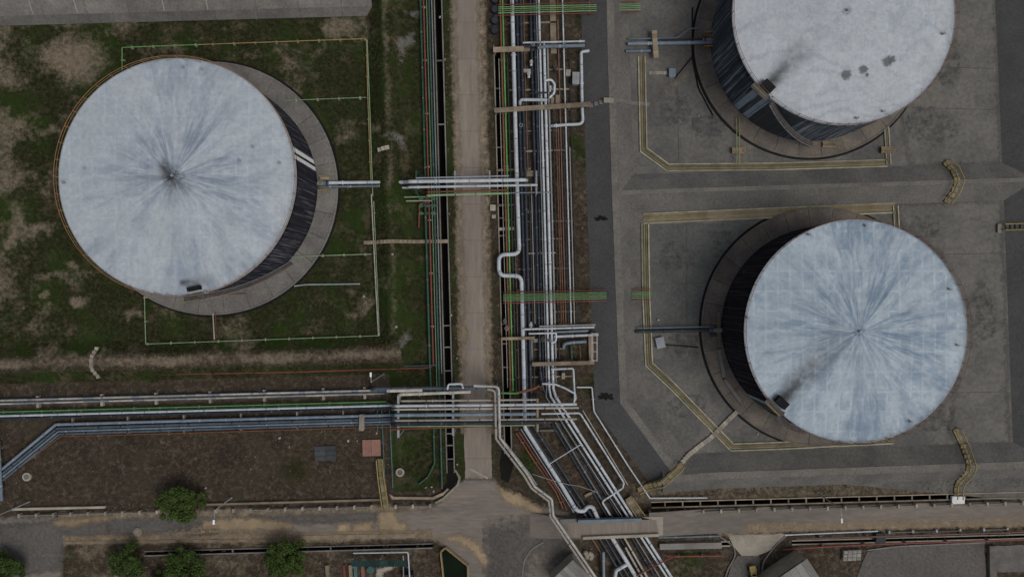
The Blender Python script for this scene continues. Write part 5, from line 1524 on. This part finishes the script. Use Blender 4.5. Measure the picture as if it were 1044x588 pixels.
# flat black shapes painting the shadowed drain outlets on the bund
for (cx, cy, rx, ry, sd, lab) in [(618, 403.5, 8.5, 4, 3, 'black painted drain outlet shadow on the corridor bund above its bend'), (611.5, 223, 7, 2.6, 5, 'black painted outlet shadow strip on the corridor bund below the upper right basin')]:
    rr = random.Random(sd)
    m = MB(); vs = []
    n = 26
    for k in range(n):
        a = 2 * pi * k / n; f = rr.uniform(.5, 1.25)
        p = at(cx + rx * f * math.cos(a), cy + ry * f * math.sin(a)); vs.append((p.x, p.y, bund_z(p) + .035))
    p = at(cx, cy); vs.append((p.x, p.y, bund_z(p) + .05))
    vs2 = [(x, y, z - .03) for x, y, z in vs[:n]]
    m.add(vs + vs2, [(k, (k + 1) % n, n) for k in range(n)][::-1] + [(k, (k + 1) % n, n + 1 + (k + 1) % n, n + 1 + k) for k in range(n)])
    tag(m.build('outlet_shadow', M['outlet_shade']), lab, 'tar')

# ------------------------------------------------------------------ lower left lot: slabs, manholes, lamps, guard rails
def slab_set(label, px, py, w, d, nx, ny, mat, name):
    t = thing(name, label, 'slab', at(px, py)); t.rotation_euler = (0, 0, .027)
    rr = random.Random(px)
    for i in range(nx):
        for j in range(ny):
            q = MB(); q.box((-w / 2 + w * (i + .5) / nx, -d / 2 + d * (j + .5) / ny, .12), (w / nx - .04, d / ny - .04, .24 + rr.uniform(-.02, .02))); q.build('panel', M[mat], t)
slab_set('pink concrete slab at the head of the yellow footbridge', 379, 456, 3.1, 2.8, 2, 1, 'pink', 'cover_slab')
slab_set('dark grey slab lying on the brown lot', 332, 461.5, 3.7, 2.5, 2, 3, 'slate', 'cover_slab')
def manhole(label, px, py, r, mat):
    t = thing('manhole', label, 'manhole', at(px, py))
    q = MB(); q.cyl((0, 0, -.05), r, .3, 20); q.build('collar', M[mat], t)
    q = MB(); q.cyl((0, 0, .25), r * .62, .05, 16); q.build('cover', M['grey_conc'], t)
manhole('round pale manhole on the small lawn', 408, 481, .72, 'pale_conc')
manhole('round white manhole at the left end of the brown lot', 28, 485.5, .72, 'pale_conc')
manhole('ring shaped manhole in the lower left road', 141, 541.5, .75, 'tan_conc')
def lamp(label, base, hgt, arm, arm_len=1.6):
    t = thing('street_lamp', label, 'lamp', at(*base), 'lamp posts')
    q = MB(); q.cyl((0, 0, -.1), .17, .35, 10); q.build('foot', M['pale_conc'], t)
    q = MB(); q.tube([(0, 0, 0), (0, 0, hgt)], [.12, .07], 8); q.build('pole', M['steel'], t)
    d = Vector((math.cos(arm), math.sin(arm), 0))
    q = MB(); q.tube([(0, 0, hgt - .05), d * arm_len + Vector((0, 0, hgt + .25))], .05, 6); q.build('arm', M['steel'], t)
    p = d * (arm_len + .25); q = MB(); q.beam((p.x - d.x * .4, p.y - d.y * .4, hgt + .25), (p.x + d.x * .3, p.y + d.y * .3, hgt + .32), .28, .14); q.build('lamp_head', M['white'], t)
lamp('pale lamp post beside the lower road right of the round tree', (236, 507), 6.6, -pi / 2)
lamp('pale lamp post at the lower left corner of the lot', (30, 511), 7.2, -pi / 2)
lamp('pale lamp post above the left end of the lower rack', (391, 381), 10.2, pi / 2, 1.0)
lamp('pale lamp post beside the braced drain at lower right', (833, 502), 8.4, -pi / 2)
def guard(label, x0, x1, yf, step, mat='pale_conc', h=.75, sd=1):
    t = thing('guard_rail', label, 'guard rail', at((x0 + x1) / 2, yf((x0 + x1) / 2)))
    L = t.location
    rr = random.Random(sd)
    x = x0
    while x <= x1:
        p = at(x, yf(x)) - L; q = MB(); q.box((p.x, p.y, h / 2), (.32, .62, h)); q.build('post', M[mat], t)
        if x + step <= x1 and rr.random() < .85:
            b = at(x + step, yf(x + step)) - L
            q = MB(); q.beam((p.x + .17, p.y, h * .7), (b.x - .17, b.y, h * .7), .14, .3); q.build('rail', M['grey_conc'], t)
        x += step
guard('concrete guard rail along the upper edge of the lower left road', 22, 172, lambda x: 524.8 - TH * x, 17.5, sd=1)
guard('concrete guard rail between the round tree and the yellow footbridge', 222, 386, lambda x: 525.5 - TH * x, 17.5, sd=2)
guard('concrete guard rail from the yellow footbridge to the crossing', 404, 446, lambda x: 526 - TH * x, 17.5, sd=3)
guard('concrete guard rail along the braced drain at lower right', 662, 1044, lambda x: 521.5 - TH * (x - 660), 18, sd=4)
guard('guard rail below the lower road at the right', 905, 1044, lambda x: 541.5 - TH * (x - 905), 24, 'silver_dull', .6, sd=5)
pipe('pale thin pipe line under the right lower road edge', 'silver', .12, .45, [(800, 545), (895, 541)], supports=9)
pipe('pale thin pipe along the top of the drain trough east of the bridge', 'bluepipe', .16, .45, [(671, 547.5), (733, 546)], supports=7)
for j, (pts, lab) in enumerate([([(14, 517), (108, 515), (108, 517.2), (14, 519.4)], 'pale low wall at the lower edge of the brown lot, left part'), ([(208, 512.5), (388, 507.5), (388, 509.5), (208, 514.5)], 'dark low wall at the lower edge of the brown lot, right part')]):
    m = MB(); m.prism([at(*p)[:2] for p in pts], -.1, .4); tag(m.build('low_wall', M['pale_conc' if j == 0 else 'tan_conc']), lab, 'wall')
for j, (pts, lab, mt) in enumerate([([(397, 502.5), (402, 505.5), (441, 505.8), (452, 501), (456, 497), (458, 498), (452, 504), (442, 508.3), (400, 508)], 'curved kerb wall round the bottom of the small lawn', 'tan_conc'),
                                    ([(463.5, 478), (465, 478), (470, 486), (468, 494), (452, 509), (444, 512.5), (443.5, 511), (451, 507), (466, 493), (467.5, 486.5)], 'yellow edged kerb curving round the end of the western drain', 'kerb_pale')]):
    m = MB(); m.prism([at(*p)[:2] for p in pts], -.1, .35); tag(m.build('kerb', M[mt]), lab, 'kerb')
# dark sump pools at the drain ends
for (pts, lab) in [([(455, 470), (463.6, 470), (468, 486), (464, 494), (453, 502), (449, 499), (456, 492)], 'black sump pool at the end of the western drain'),
                   ([(512.5, 456), (522.5, 456), (526, 466), (521, 484), (518, 492), (511, 488), (509.5, 472)], 'black sump pool at the end of the corridor drain')]:
    sheet('sump', pts, .05, 'water', lab, 'water', th=.2, amp=.05)
pnd = thing('pond', 'dark green settling pond with yellow rim at the bottom', 'pond', at(464, 575))
Lp = pnd.location
pp = [(449.5, 561), (454.5, 556.5), (477, 574.5), (477.5, 598), (453.5, 598)]
m = MB(); m.prism([(at(*p) - Lp)[:2] for p in pp], -.1, .07); m.build('water', M['pond'], pnd)
for i in range(5):
    a, b = at(*pp[i]) - Lp, at(*pp[(i + 1) % 5]) - Lp
    m = MB(); m.beam((a.x, a.y, .25), (b.x, b.y, .25), .3, .5); m.build('rim_wall', M['tan_conc'], pnd)
    m = MB(); m.tube([(a.x, a.y, .95), (b.x, b.y, .95)], .07, 6); m.build('rim_rail', M['yellow'], pnd)
    m = MB(); m.box((a.x, a.y, .7), (.1, .1, .6)); m.build('rail_post', M['yellow'], pnd)
# kerb of stones round the lower left yard
slab_beam('kerb', 'pale kerb line crossing the centre road mouth', ((478.5, 477), (497.5, 487)), 2.4, 0, .12, 'pale_conc', 'kerb')

# buildings at the lower edge
def shed(label, corners, hgt, pitch, mat):
    """low shed: corners in roof photo pixels"""
    C = [at(x, y, hgt) for x, y in corners]
    c0 = sum(C, Vector()) / 4
    t = thing('shed', label, 'building', (c0.x, c0.y, 0))
    q = [p - Vector((c0.x, c0.y, 0)) for p in C]
    inn = [Vector((p.x * .95, p.y * .95, 0)) for p in q]
    for i in range(4):
        a, b = inn[i], inn[(i + 1) % 4]
        m = MB(); m.beam((a.x, a.y, hgt / 2 - .1), (b.x, b.y, hgt / 2 - .1), .18, hgt - .2); m.build('wall', M['pale_conc'], t)
    n = 7
    for k in range(n):
        a0, a1 = q[0].lerp(q[1], k / n + .002), q[0].lerp(q[1], (k + 1) / n - .002)
        b0, b1 = q[3].lerp(q[2], k / n + .002), q[3].lerp(q[2], (k + 1) / n - .002)
        up = Vector((0, 0, pitch)); th = Vector((0, 0, -.06))
        vs = [a0 + up, a1 + up, b1, b0]
        m = MB(); m.add(vs + [v + th for v in vs], [(0, 1, 2, 3), (7, 6, 5, 4), (0, 4, 5, 1), (1, 5, 6, 2), (2, 6, 7, 3), (3, 7, 4, 0)]); m.build('roof_sheet', M[mat], t)
    return t
shed('grey sheet roofed shed at the bottom beside the pale rubble', [(584, 569.5), (560, 592), (590, 622), (616, 600)], 3.2, .3, 'roofsheet')
shed('larger grey sheet roofed shed at the bottom right of the bridge', [(822, 568), (778, 598), (796, 624), (842, 598)], 4.0, .4, 'roofsheet')
# stacked white boxes
for i in range(4):
    for j in range(3):
        t = thing('crate', f'white crate of the stack left of the dark yard, {["back", "middle", "front"][j]} row, {ORD[i]} from the left', 'crate', at(860.5 + i * 4.6 - j * .3, 561.3 + j * 3.6 - i * .25), 'stacked white crates')
        q = MB(); q.box((0, 0, .3), (.66, .5, .6)); q.build('body', M['steel'], t)
        q = MB(); q.box((0, 0, .62), (.55, .38, .05)); q.build('lid', M['pale_conc'], t)
# yellow fork truck, small
t = thing('dumper', 'small yellow dumper parked on the dark lane below the ramp', 'vehicle', at(766.5, 582.5)); t.rotation_euler = (0, 0, .15)
q = MB(); q.box((0, .1, .75), (.95, 1.3, .6)); q.box((0, -.55, 1.15), (.85, .7, .3)); q.build('body', M['yellow'], t)
q = MB(); q.prism([(-.6, .6), (.6, .6), (.48, 1.35), (-.48, 1.35)], .55, 1.0); q.build('skip', M['yellow'], t)
q = MB(); q.box((0, -.15, 1.2), (.5, .4, .12)); q.build('seat', M['black'], t)
for sx in (-1, 1):
    for sy in (-.7, .75):
        q = MB(); q.tube([(sx * .45, sy, .34), (sx * .68, sy, .34)], .34, 14); q.build('wheel', M['black'], t)
# heap of pale rubble
t = thing('rubble_heap', 'pale rubble heap beside the shed below the bridge', 'heap', at(599, 566))
rr = random.Random(2)
for k in range(16):
    q = MB(); a = rr.uniform(0, 2 * pi); d = rr.uniform(0, .75); s = rr.uniform(.3, .6)
    q.tube([(d * math.cos(a), d * math.sin(a), 0), (d * math.cos(a) + .05, d * math.sin(a), .55 * s), (d * math.cos(a), d * math.sin(a), s)], [s * .7, s * .8, s * .35], 7)
    q.build('stone', M['pale_conc'], t)
# teal and striped clutter in the small yard left of the pond
t = thing('canopy', 'dark teal sheet canopy with pale frame left of the green pond', 'canopy', at(390, 569))
for k in range(8):
    q = MB(); q.box((-4.2 + k * 1.2, 0, 2.1 + .02 * (k % 2)), (1.17, 1.0, .05)); q.build('roof_sheet', M['teal_sheet'], t)
for x in (-4.6, 0, 4.6):
    for y_ in (-.7, .7):
        q = MB(); q.box((x, y_, 1.03), (.1, .1, 2.06)); q.build('post', M['steel'], t)
pipe('pale pipe frame over the teal canopy turning down', 'silver', .12, 2.5, [(360, 563.5), (416, 562.5), (418, 594)], bend=.3)
pipe('second pale pipe right of the teal canopy', 'silver_dull', .10, 2.0, [(411, 566), (411.5, 594)])
for j, (x, mt, lab) in enumerate([(351, 'red', 'dark red upright drum row piece in the small yard'), (357.5, 'tan_conc', 'tan upright slab in the small yard'), (362.5, 'teal', 'teal upright slab in the small yard'), (370, 'rail_rust', 'pinkish upright slab in the small yard'), (334, 'tan_conc', 'leftmost tan upright slab in the small yard')]):
    slab_beam('stacked_board', lab, ((x, 575), (x + 1, 592)), 3.4 if j else 2.2, -.05, .3 + .05 * j, mt, 'board', 'boards in the small yard')
q = MB(); q.cyl((0, 0, 0), .6, .85, 14); q.cyl((0, 0, .85), .64, .06, 14)
o = q.build('barrel', M['teal']); o.location = at(379, 578.5); tag(o, 'teal barrel in the small yard below the canopy', 'barrel')
patch('sand', [(384, 580), (392, 577.5), (406, 576), (400, 580), (391, 583), (390, 594), (383, 592)], .012, 'pale_conc', 'pale hook shaped sand heap in the small yard', 'sand', rim=.5)
q = MB(); q.box((0, 0, .9), (1.6, 1.5, 1.8)); q.box((0, 0, 1.83), (1.75, 1.65, .06))
o = q.build('tool_box', M['navy']); o.location = at(417, 586); tag(o, 'dark blue box at the bottom edge beside the green pond', 'box')
# walls by the red pipes
slab_beam('low_wall', 'pale broken wall below the drain trough east of the bridge', ((672, 556), (735, 554.5)), 6, -.1, .5, 'grey_conc', 'wall')
slab_beam('low_wall', 'pale upright wall between the two lower right yards', ((1010, 555), (1010.5, 594)), 7, -.1, .6, 'grey_conc', 'wall')
for j, (pts, lab) in enumerate([([(733, 546), (748, 556), (750, 566), (742, 580), (737, 596)], 'thin curved kerb left of the dark lane'), ([(803, 544), (790, 556), (778, 572), (775, 596)], 'thin curved kerb right of the dark lane'), ([(554, 552), (541, 560), (534, 572), (532, 592)], 'thin curved kerb on the crossing'), ([(884, 560.5), (915, 556.5), (1004, 552.5)], 'pale kerb at the top of the dark yard')]):
    W = fillet([at(*p, .08) for p in pts], 3)
    m = MB()
    for i in range(len(W) - 1): m.beam(W[i], W[i + 1], .22, .2)
    tag(m.build('kerb', M['grey_conc']), lab, 'kerb')
cabinet('dark grey pump box over the drain below the right road', 895.5, 547, 1.5, 1.6, .8, 'slate')
# litter: single pale stones and scraps
sm = MB(); sm.tube([(0, 0, 0), (.02, 0, .12), (0, .01, .2)], [.19, .22, .1], 6); sme = sm.mesh('stone', M['pale_conc'])
for i, (x, y, lab) in enumerate([(448.5, 18, 'white stone on the verge at the top of the western drain'), (453, 61, 'white stone on the verge by the western drain, second from the top'), (460, 321, 'white stone on the verge left of the centre road, upper one'), (466, 365, 'white stone on the verge left of the centre road, lower one'), (440, 496, 'white scrap at the lower right of the small lawn'), (434, 496.5, 'pale scrap left of the white one on the small lawn'), (442, 500, 'white block at the lawn kerb'), (466, 473, 'bright stone at the drain bend'), (400, 259, 'pale stone on the grass bund below the footpath'), (404, 333, 'pale stone at the bund corner'), (285, 446, 'pale stone on the brown lot left of the dark slab'), (355, 449, 'white scrap left of the pink slab'), (364, 449, 'white scrap between the dark slab and pink slab'), (384, 441, 'white block above the pink slab'), (210, 497, 'white scrap beside the round tree'), (371, 302, 'grey stone on the grass near the bund'), (712, 118, 'white stone on the paving left of the upper right tank'), (772, 442, 'pale round stone below the footpath at the lower right tank'), (671, 326, 'white stone above the navy pipe'), (745, 300, 'pale stone inside the lower right pad')]):
    o = obj('stone', sme); o.location = at(x, y, gz_at(x, y)); s = 1.0 + .5 * random.random(); o.scale = (s, s * .8, s); o.rotation_euler = (0, 0, random.random() * 6)
    tag(o, lab, 'stone', 'scattered pale stones')

# ------------------------------------------------------------------ vegetation
def tree(label, px, py, rad, hgt, seed, mat):
    r = np.random.default_rng(seed); rr = random.Random(seed)
    t = thing('tree', label, 'tree', at(px, py), 'trees at the lower left')
    m = MB()
    m.tube([(0, 0, -.1), (.1, .05, hgt * .35), (.05, .15, hgt * .7)], [.2, .15, .08], 8)
    tips = []
    for k in range(9):
        a = 2 * pi * k / 9 + rr.uniform(-.3, .3); z0 = hgt * rr.uniform(.25, .6); l = rad * rr.uniform(.55, .9)
        tip = Vector((l * math.cos(a), l * math.sin(a), z0 + hgt * rr.uniform(.12, .3)))
        m.tube([(.05, .05, z0), tip * .55 + Vector((0, 0, z0 * .45)), tip], [.08, .05, .02], 5); tips.append(tip)
    m.build('trunk', M['bark'], t)
    # clumps
    clumps = []
    for k in range(46):
        a = rr.uniform(0, 2 * pi); d = rad * math.sqrt(rr.random()) * (.80 + .17 * math.sin(2 * a + seed * 1.7) + .12 * math.sin(5 * a + seed))
        ztop = hgt * (1 - .42 * (d / rad) ** 2)
        clumps.append((d * math.cos(a), d * math.sin(a), ztop - rr.uniform(0, .35) * hgt, rr.uniform(.34, .72) * rad * .42))
    nl = 11000
    ci = r.integers(0, len(clumps), nl)
    C = np.array(clumps)[ci]
    dirs = r.normal(size=(nl, 3)); dirs /= np.linalg.norm(dirs, axis=1)[:, None]
    P = C[:, :3] + dirs * (C[:, 3] * r.random(nl) ** .4)[:, None] * np.array([1, 1, .75])
    nrm = dirs * .6 + r.normal(size=(nl, 3)) * .6 + np.array([0, 0, .55]); nrm /= np.linalg.norm(nrm, axis=1)[:, None]
    tg = np.cross(nrm, r.normal(size=(nl, 3))); tg /= np.linalg.norm(tg, axis=1)[:, None]
    bt = np.cross(nrm, tg)
    s = r.uniform(.09, .21, nl)[:, None]
    q = np.stack([P - tg * s, P - bt * s * .55, P + tg * s, P + bt * s * .55], 1).reshape(-1, 3)
    me = bpy.data.meshes.new('crown')
    me.from_pydata(q.tolist(), [], np.arange(nl * 4).reshape(-1, 4).tolist())
    me.materials.append(M[mat]); me.update()
    obj('crown', me, t)
tree('round green tree beside the lower left road', 191, 508, 3.8, 4.6, 1, 'leaf')
tree('small green tree left of the middle at the bottom edge', 137, 567, 3.3, 4.0, 2, 'leaf2')
tree('green tree at the bottom edge below the round tree', 194, 575, 4.5, 4.0, 3, 'leaf')
tree('green tree at the bottom edge beside the small yard', 295, 563, 4.0, 4.6, 4, 'leaf')
tree('green tree cut off by the lower left corner', 16, 573, 2.8, 4.0, 5, 'leaf2')
tree('small bush at the bottom edge left of the corner pair', 172, 590, 2.4, 3.0, 6, 'leaf2')

def tufts(name, label, n, dens, mat, hgt, wid, seed, kind='stuff'):
    """short grass: three-bladed tufts scattered where dens(px, py) allows"""
    r = np.random.default_rng(seed)
    x = r.uniform(-20, 1064, n * 6); y = r.uniform(-20, 608, n * 6)
    keep = r.random(n * 6) < dens(x, y)
    x, y = x[keep][:n], y[keep][:n]
    k = len(x)
    u, v = px2uv(x, y)
    z = earth_bund(u, v) - .08
    base = np.stack([(x - 522) / PPM, (294 - y) / PPM, z], 1)
    vs, fs = [], []
    V = np.zeros((k, 9, 3))
    for b in range(3):
        a = r.uniform(0, 2 * pi, k); l = r.uniform(.4, 1.2, k) * wid; h = r.uniform(.5, 1.1, k) * hgt
        d = np.stack([np.cos(a), np.sin(a), np.zeros(k)], 1); s = np.stack([-np.sin(a), np.cos(a), np.zeros(k)], 1)
        V[:, b * 3] = base + s * (l * .28)[:, None]; V[:, b * 3 + 1] = base - s * (l * .28)[:, None]
        V[:, b * 3 + 2] = base + d * l[:, None] + np.array([0, 0, 1]) * h[:, None]
    me = bpy.data.meshes.new(name)
    me.from_pydata(V.reshape(-1, 3).tolist(), [], np.arange(k * 9).reshape(-1, 3).tolist())
    me.materials.append(M[mat]); me.update()
    tag(obj(name, me), label, 'grass', kind='stuff')
def d_basin(x, y):
    g, b, k = zones(x, y); u, v = px2uv(x, y)
    n = fbm(x / 22, y / 22, 33)
    w = np.clip((n - .38) * 4, .05, 1) * np.clip(1 - b * 1.9, 0, 1)
    ok = (v < 372) & (u < 448) & (v > 13) & (np.hypot(x - 213, y - 191) > 133)
    return w * ok
def d_lawn(x, y):
    u, v = px2uv(x, y)
    return ((u > 397) & (u < 450) & (v > 432) & (v < 497)) * .9
def d_weeds(x, y):
    u, v = px2uv(x, y)
    n = fbm(x / 14, y / 14, 44)
    w = np.clip((n - .5) * 5, 0, 1)
    z = ((u > 459) & (u < 466) & (v < 480)) * .9 + ((u > 494) & (u < 509) & (v < 490)) * .6 + ((u > 517) & (u < 600) & (v < 400)) * .35
    z = z + ((u < 394) & (v > 378) & (v < 508)) * .22 + ((u > 680) & (v > 498) & (v < 513)) * .8 + ((y > 567) & (x > 670) & (x < 736)) * .9 + ((y > 555) & (x < 440)) * .25
    z = z + ((v > 440) & (u > 525) & (u < 560) & (v < 500)) * .4
    z = z + ((y > 549) & (x > 62) & (x < 112) & (y < 558)) * 1.5 + ((x > 62) & (x < 76) & (y > 549)) * 1.5 + ((x > 395) & (x < 450) & (y > 549) & (y < 560)) * .8 + ((x > 900) & (y > 540) & (y < 548)) * .8
    return np.clip(w * z, 0, 1)
tufts('grass', 'short dark grass tufts covering the left tank basin and its bunds', 42000, d_basin, 'grass_blade', .22, .30, 1)
tufts('lawn', 'bright short grass of the small lawn beside the western drain', 7000, d_lawn, 'grass_lawn', .16, .24, 2)
tufts('weeds', 'dry weeds along the roads, drains and pipe corridor', 22000, d_weeds, 'grass_dry', .28, .30, 3)

def gravel(n, seed):
    """loose stones too many to count along verges, corridor and lots"""
    r = np.random.default_rng(seed)
    x = r.uniform(-10, 1054, n * 5); y = r.uniform(-10, 600, n * 5)
    u, v = px2uv(x, y)
    d = ((u > 459) & (u < 464) & (v < 480)) * .8 + ((u > 492) & (u < 509) & (v < 490)) * .9 + ((u > 518) & (u < 602) & (v < 520)) * .8 + ((u < 394) & (v > 378) & (v < 510)) * .35 + ((u > 680) & (v > 497) & (v < 513)) * .9 + ((v > 556) & (x < 440)) * .5 + ((v > 560) & (x > 590)) * .5 + ((v > 348) & (v < 366) & (u < 400)) * .6
    k = r.random(n * 5) < d * np.clip((fbm(x / 9, y / 9, 55) - .35) * 3, 0, 1)
    x, y, u, v = x[k][:n], y[k][:n], u[k][:n], v[k][:n]
    c = len(x)
    z = earth_bund(u, v)
    b = np.stack([(x - 522) / PPM, (294 - y) / PPM, z - .03], 1)
    sz = r.uniform(.05, .17, c) * (1 + (r.random(c) > .96) * 1.2)
    off = np.array([[1, 0, 0], [-.5, .87, 0], [-.5, -.87, 0], [.1, .1, .8]])
    a = r.uniform(0, 2 * pi, c); ca_, sa_ = np.cos(a), np.sin(a)
    V = np.zeros((c, 4, 3))
    for i in range(4):
        V[:, i, 0] = b[:, 0] + (off[i, 0] * ca_ - off[i, 1] * sa_) * sz; V[:, i, 1] = b[:, 1] + (off[i, 0] * sa_ + off[i, 1] * ca_) * sz; V[:, i, 2] = b[:, 2] + off[i, 2] * sz
    q = np.arange(c)[:, None, None] * 4 + np.array([[0, 1, 3], [1, 2, 3], [2, 0, 3]])[None]
    me = bpy.data.meshes.new('gravel'); me.from_pydata(V.reshape(-1, 3).tolist(), [], q.reshape(-1, 3).tolist())
    me.materials.append(M['tan_conc']); me.update()
    tag(obj('gravel', me), 'loose stones scattered over verges, corridor and bare lots', 'gravel', kind='stuff')
gravel(9000, 5)
